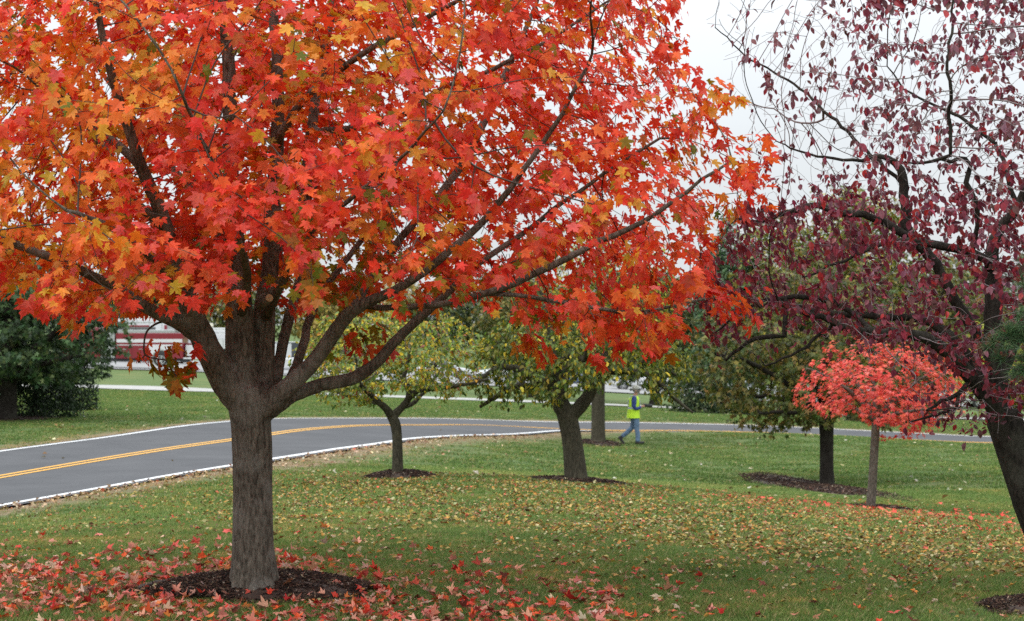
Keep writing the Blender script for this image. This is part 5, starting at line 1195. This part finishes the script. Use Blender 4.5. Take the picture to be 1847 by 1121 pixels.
# local x from -0.0 centre; body 9 m long : rear at +8.3 (px 350), front at -1
bm_obj('body', boxes([(5.2, 0, 1.55, 5.0, 2.4, 1.9)], .04), M_fred, fe)
bm_obj('chassis', boxes([(3.2, 0, .55, 9.6, 2.1, .3)], .03), M_blackp, fe)
for z, h in ((1.93, .26),):
    bm_obj('white_stripe', boxes([(5.2, -1.203, z, 4.9, .02, h)]), M_fwh, fe)
bm_obj('thin_stripe', boxes([(5.2, -1.203, 1.62, 4.9, .02, .06)]), M_fwh, fe)
bm_obj('upper_locker', boxes([(4.9, 0, 2.62, 4.4, 2.2, .26)], .03), M_alu, fe)
for x in (3.35, 4.55): o = bm_obj('locker_door', boxes([(x, -1.215, 1.12, 1.05, .03, .85)], .01), M_fred, fe); bm_obj('handle', boxes([(x, -1.24, 1.3, .25, .03, .06)]), M_chrome, o)
bm_obj('wheel_panel', boxes([(5.95, -1.21, 1.12, 1.75, .03, 1.0)], .02), M_fwh, fe)
bm = bmesh.new(); cyl(bm, (6.05, -1.2, .62), .66, .08, seg=28); bm_obj('wheel_arch', bm, M_chrome, fe); bm = bmesh.new(); cyl(bm, (6.05, -1.22, .62), .58, .08, seg=28); bm_obj('wheel_well', bm, M_blackp, fe)
for x in (-.2, 6.05):
    for s_ in (-1, 1): wheel(fe, x, s_ * 1.12, .5, .3)
bm_obj('cab', boxes([(-.1, 0, 1.75, 3.2, 2.4, 2.1), (.2, 0, 2.86, 2.4, 2.2, .16)], .08), M_fred, fe)
for x in (-1.0, .45): bm_obj('cab_window', boxes([(x, -1.21, 2.2, .95, .03, .7)], .02), M_glass, fe)
bm_obj('windscreen', boxes([(-1.71, 0, 2.2, .04, 2.0, .8)], .02), M_glass, fe)
bm_obj('pump_panel', boxes([(2.1, 0, 1.6, 1.0, 2.3, 1.9)], .03), M_alu, fe)
for k in range(4): bm = bmesh.new(); cyl(bm, (1.8 + .2 * k, -1.17, 1.3 + .25 * (k % 2)), .07, .06, seg=12); bm_obj('gauge', bm, M_blackp, fe)
bm_obj('hose_bed', boxes([(4.0, 0, 2.86, 2.6, 1.8, .2)], .05), M_grey, fe)
bm_obj('red_crossbeam', boxes([(3.9, -.7, 3.02, 2.4, .3, .16)], .04), M_fred, fe)
tl = []
for y in (-.75, -.35): tl.append((5.2, y, 3.28, 5.6, .06, .09))
for k in range(14): tl.append((2.6 + k * .4, -.55, 3.28, .05, .36, .05))
bm_obj('ladder', boxes(tl), M_alu, fe)
bm_obj('monitor', boxes([(6.6, 0, 2.95, .5, .5, .5), (7.0, 0, 3.25, 1.0, .14, .14), (7.4, -.4, 2.9, .08, .08, .7), (7.4, .4, 2.9, .08, .08, .7)], .02), M_alu, fe)
bm_obj('tailboard', boxes([(8.25, 0, .62, 1.1, 2.3, .12), (8.2, -.7, 1.2, .7, .5, .8)], .03), M_fwh, fe)
bm_obj('tail_locker', boxes([(8.2, .35, 1.2, .9, 1.1, 1.1)], .04), M_fred, fe)
bm_obj('tail_light', boxes([(8.72, -.9, 1.0, .08, .2, .3)], .02), M_red, fe)
# white box truck behind it with a red panel and a window
def box_truck(label, px_, Y, w_, h_, red):
    X = (px_ - 923.5) * Y / F; e = empty('box_truck', (X, Y, zt1(X, Y) + .09), label, 'truck')
    bm_obj('box', boxes([(0, 0, .9 + h_ / 2, w_, 2.4, h_)], .06), M_fwh, e)
    bm_obj('chassis', boxes([(-.6, 0, .7, w_ + 1.8, 1.0, .3)], .02), M_blackp, e)
    bm_obj('cab', boxes([(-w_ / 2 - 1.0, 0, 1.35, 1.8, 2.2, 1.5), (-w_ / 2 - .8, 0, 2.2, 1.4, 2.0, .5)], .1), M_fwh, e)
    bm_obj('cab_window', boxes([(-w_ / 2 - .9, -1.11, 1.95, .9, .03, .5)], .02), M_glass, e)
    for x in (-w_ / 2 - 1.0, w_ / 2 - .9):
        for s_ in (-1, 1): wheel(e, x, s_ * 1.0, .42, .25)
    bm_obj('side_window', boxes([(-w_ / 2 + 1.7, -1.215, 2.9, .5, .03, .75)], .02), M_glass, e)
    bm_obj('roof_unit', boxes([(-w_ / 2 + 2.0, 0, .95 + h_ + .2, 1.3, 1.2, .4)], .12), simple('cream_plastic', (.6, .57, .45), .5), e)
    for k in range(6): bm_obj('side_rib', boxes([(-w_ / 2 + (k + .5) * w_ / 6, -1.205, .9 + h_ / 2, .04, .03, h_ * .94)]), M_alu, e)
    if red:
        bm_obj('red_panel', boxes([(w_ / 2 - 2.0, -1.215, 2.85, 1.1, .03, .95)], .01), M_fred, e)
        bm_obj('aerial_ladder', boxes([(w_ / 2 - .3, -1.6, 2.5 , 3.2, .1, .1), (w_ / 2 - .3, -1.6, 2.2, 3.2, .1, .1)] + [(w_ / 2 - 1.8 + k * .3, -1.6, 2.35, .05, .06, .3) for k in range(11)]), M_alu, e)
    return e
box_truck('white box truck with small window and red panel, standing behind the fire engine', 285, 176, 6.6, 3.0, True)
box_truck('white box truck seen in the fork between the maple\'s left limb and trunk', 374, 200, 4.2, 2.1, False)
# silver boom / sign arm by that truck
X = (392 - 923.5) * 182 / F; e = empty('utility_trailer', (X, 182, zt1(X, 182) + .09), 'grey utility trailer with raised boom beside the far box truck', 'trailer')
bm_obj('bed', boxes([(0.8, 0, .75, 3.6, 1.8, .35)], .05), M_alu, e); bm_obj('boom', boxes([(0, 0, 1.9, .14, .14, 2.2), (.6, 0, 2.95, 2.2, .3, .22), (.2, 0, 2.5, 1.2, .5, .5)], .03), M_fwh, e)
for s_ in (-1, 1): wheel(e, .8, s_ * .95, .36)
print('vehicles', round(time.time() - T0, 1))

# ================================================================== PERSON
def skin_mesh(name, pts, edges, rads, mat, parent, root=0, sub=2):
    me = bpy.data.meshes.new(name); me.from_pydata([tuple(p) for p in pts], edges, []); o = link(bpy.data.objects.new(name, me))
    md = o.modifiers.new('k', 'SKIN'); md.use_smooth_shade = True; ms = o.modifiers.new('s', 'SUBSURF'); ms.levels = sub; ms.render_levels = sub
    for i, r_ in enumerate(rads): v = me.skin_vertices[0].data[i]; v.radius = r_ if isinstance(r_, tuple) else (r_, r_); v.use_root = (i == root)
    dg = bpy.context.evaluated_depsgraph_get(); m2 = bpy.data.meshes.new_from_object(o.evaluated_get(dg)); bpy.data.objects.remove(o); m2.name = name
    m2.materials.clear(); m2.materials.append(mat)
    for p in m2.polygons: p.use_smooth = True
    return link(bpy.data.objects.new(name, m2), parent)
pp = P(1145, 802, 58.5); pz = zt1(pp[0], pp[1]) + .02
pr = empty('person', (pp[0], pp[1], pz), 'person in a yellow-green safety vest, blue shirt and jeans walking right across the lawn', 'person')
M_skin = simple('skin', (.50, .27, .19), .55, var=.05); M_jean = simple('denim', (.12, .19, .30), .85, var=.22, scale=14); M_shirt = simple('blue_cloth', (.022, .045, .20), .8, var=.1); M_vest = simple('safety_vest', (.52, .80, .03), .7, var=.05)
M_refl = simple('reflective_tape', (.38, .42, .45), .4, var=.05); M_hat = simple('light_cap', (.50, .49, .46), .7, var=.15, scale=20); M_shoe = simple('dark_shoe', (.03, .028, .03), .7); M_hair = simple('grey_hair', (.22, .20, .18), .8)
# body: y<0 is towards the camera; walks to +x
B = {}; pts = []; rad = []; ed = []
def bp(n_, x, y, z, r_, par=None):
    B[n_] = len(pts); pts.append((x, y, z)); rad.append(r_)
    if par is not None: ed.append((B[par], B[n_]))
bp('pelvis', -.04, 0, .93, .13); bp('waist', -.03, 0, 1.08, .125, 'pelvis'); bp('chest', -.03, 0, 1.30, .15, 'waist'); bp('neck0', 0, 0, 1.45, .07, 'chest'); bp('neck1', .03, -.005, 1.53, .055, 'neck0')
bp('head0', .045, -.01, 1.60, .078, 'neck1'); bp('head1', .045, -.01, 1.68, .092, 'head0'); bp('head2', .04, -.01, 1.76, .075, 'head1')
for s_, n_, leg, arm in ((-1, 'n', [(.05, .72, .09), (.04, .50, .062), (.10, .28, .058), (.085, .10, .042), (.15, .045, .04), (.26, .035, .028)], [(-.04, 1.27, .048), (.0, 1.08, .042), (.10, 1.10, .036), (.20, 1.15, .028)]),
                       (1, 'f', [(-.02, .74, .09), (-.07, .50, .062), (-.22, .36, .056), (-.40, .22, .042), (-.44, .12, .038), (-.36, .035, .028)], [(-.0, 1.27, .048), (.04, 1.08, .042), (.14, 1.10, .036), (.22, 1.15, .028)])):
    bp(n_ + 'hip', -.03, s_ * .09, .88, .105, 'pelvis'); pv = n_ + 'hip'
    for k, (x, z, r_) in enumerate(leg): bp(f'{n_}l{k}', x, s_ * .10, z, r_, pv); pv = f'{n_}l{k}'
    bp(n_ + 'sh', -.03, s_ * .19, 1.40, .062, 'chest'); pv = n_ + 'sh'
    for k, (x, z, r_) in enumerate(arm): bp(f'{n_}a{k}', x, s_ * (.225 - .04 * k * (k > 1)), z, r_, pv); pv = f'{n_}a{k}'
    yh = s_ * (.225 - .04 * 3); bp(n_ + 'palm', .25, yh, 1.165, (.028, .022), pv)
    for k in range(4):
        dz = (k - 1.5) * .017; bp(f'{n_}f{k}a', .285, yh + dz * .3, 1.17 + dz, .009, n_ + 'palm'); bp(f'{n_}f{k}b', .305 - .003 * abs(k - 1), yh - s_ * .02, 1.172 + dz, .0085, f'{n_}f{k}a'); bp(f'{n_}f{k}c', .295, yh - s_ * .04, 1.168 + dz, .007, f'{n_}f{k}b')
    bp(n_ + 'th', .255, yh - s_ * .03, 1.20, .010, n_ + 'palm'); bp(n_ + 'th2', .275, yh - s_ * .045, 1.215, .008, n_ + 'th')
body = skin_mesh('body', pts, ed, rad, M_skin, pr, 0, 1)
def chain(name, lst, mat, sub=2, root=0):
    p_ = []; r_ = []; e_ = []
    for br in lst:
        for k, it in enumerate(br):
            if isinstance(it, int): prev = it; continue
            p_.append(it[:3]); r_.append(it[3]); 
            if k > 0: e_.append((prev, len(p_) - 1))
            prev = len(p_) - 1
    return skin_mesh(name, p_, e_, r_, mat, pr, root, sub)
chain('jeans', [[(-.04, 0, .98, (.145, .16))], [0, (-.03, -.085, .87, .12), (.05, -.10, .70, .105), (.045, -.10, .50, .082), (.09, -.10, .30, .078), (.085, -.10, .11, .075), (.085, -.10, .06, .074)], [0, (-.03, .085, .87, .12), (-.02, .10, .72, .105), (-.07, .10, .50, .082), (-.20, .10, .37, .078), (-.36, .10, .245, .072), (-.40, .10, .21, .070)]], M_jean)
chain('shirt', [[(-.03, 0, 1.28, (.15, .17))], [0, (-.03, 0, 1.05, (.14, .15))], [0, (0, 0, 1.46, .085), (.02, 0, 1.51, .066)], [0, (-.03, -.19, 1.41, .085), (-.045, -.235, 1.25, .066), (-.01, -.24, 1.075, .06), (.09, -.20, 1.10, .052), (.19, -.13, 1.145, .042)], [0, (-.03, .19, 1.41, .085), (-.0, .235, 1.25, .066), (.03, .24, 1.075, .06), (.13, .20, 1.10, .052), (.19, .13, 1.145, .042)]], M_shirt)
def ringloft(name, rings, mat, k=28, parent=None, closed_top=False):
    V = []
    for (cx_, cy_, z, rx_, ry_) in rings:
        for j in range(k): a = j / k * 6.28318; V.append((cx_ + rx_ * math.copysign(abs(math.cos(a)) ** .85, math.cos(a)), cy_ + ry_ * math.copysign(abs(math.sin(a)) ** .85, math.sin(a)), z))
    V = np.array(V); n_ = len(rings); i = np.arange(n_ - 1)[:, None] * k; j = np.arange(k)[None]; Q = np.stack([i + j, i + (j + 1) % k, i + k + (j + 1) % k, i + k + j], -1).reshape(-1, 4)
    return obj_local(name, V, Q, mat, parent or pr, smooth=True)
VR = [(-.05, 0, .80, .215, .245), (-.05, 0, .84, .205, .24), (-.04, 0, 1.0, .185, .215), (-.035, 0, 1.15, .178, .205), (-.03, 0, 1.30, .182, .205), (-.03, 0, 1.40, .165, .20), (-.015, 0, 1.455, .12, .16), (0, 0, 1.48, .09, .10)]
vest = ringloft('vest', VR, M_vest)
ringloft('reflective_stripe', [(-.036, 0, 1.08, .190, .218), (-.036, 0, 1.14, .187, .214)], M_refl, parent=vest)
for s_ in (-1, 1):
    V, q_, t_ = tube(np.array([(-.19, s_ * .10, 1.14), (-.205, s_ * .10, 1.30), (-.13, s_ * .11, 1.47), (.04, s_ * .10, 1.475), (.145, s_ * .10, 1.32), (.15, s_ * .10, 1.14)]), [.018] * 6, 6); obj_local('shoulder_stripe', V, q_, M_refl, vest, smooth=True)
ringloft('armhole_sleeve', [(-.045, -.235, 1.16, .070, .068), (-.035, -.215, 1.30, .076, .07), (-.03, -.19, 1.42, .078, .062), (-.03, -.16, 1.475, .05, .04)], M_shirt)  # plain shirt-cloth sleeve at the near armhole of the vest
ringloft('hair', [(.03, -.01, 1.60, .085, .088), (.025, -.01, 1.66, .104, .1), (.03, -.01, 1.72, .104, .1)], M_hair)
hat = ringloft('cap', [(.04, -.01, 1.70, .112, .104), (.04, -.01, 1.73, .114, .105), (.035, -.01, 1.775, .098, .092), (.03, -.01, 1.808, .06, .058), (.03, -.01, 1.818, .01, .01)], M_hat)
bm = boxes([(.17, -.03, 1.70, .13, .15, .016)], .007); bm_obj('peak', bm, simple('dark_peak', (.05, .06, .09), .6), hat)
bm = bmesh.new(); bmesh.ops.create_icosphere(bm, subdivisions=2, radius=.018); bmesh.ops.scale(bm, verts=bm.verts[:], vec=(1.2, .7, 1.1)); o = bm_obj('nose', bm, M_skin, body, True); o.location = (.148, -.03, 1.63)
for y in (-.058, .012): bm = bmesh.new(); bmesh.ops.create_icosphere(bm, subdivisions=2, radius=.011); o = bm_obj('eye', bm, M_shoe, body, True); o.location = (.128, y, 1.665)
bm_obj('mouth', boxes([(.128, -.028, 1.592, .01, .05, .01)], .003), simple('lips', (.35, .12, .10), .5), body)
bm = bmesh.new(); bmesh.ops.create_icosphere(bm, subdivisions=2, radius=.026); bmesh.ops.scale(bm, verts=bm.verts[:], vec=(.8, .35, 1.2)); o = bm_obj('ear', bm, M_skin, body, True); o.location = (.03, -.105, 1.64)
for nm_, c, rot in (('near', (.145, -.10, .045), 0), ('far', (-.405, .10, .105), R(52))):
    bm = boxes([(0, 0, 0, .28, .10, .075), (-.07, 0, .045, .13, .09, .07)], .028); o = bm_obj('shoe', bm, M_shoe, pr, True); o.location = c; o.rotation_euler = (0, rot, 0)
cmra = empty('camera_body', (pp[0] + .37, pp[1] - .02, pz + 1.185), 'black hand-held camera with lens held out at waist height by the walking person', 'camera')
bm_obj('housing', boxes([(-.06, 0, 0, .10, .15, .10)], .012), M_blackp, cmra); bm = bmesh.new(); cyl(bm, (.08, 0, -.005), .042, .18, 'X', 18, .046); bm_obj('lens', bm, M_blackp, cmra, False)
print('person', round(time.time() - T0, 1), 'tris', sum(len(o.data.polygons) for o in S.objects if o.type == 'MESH'))
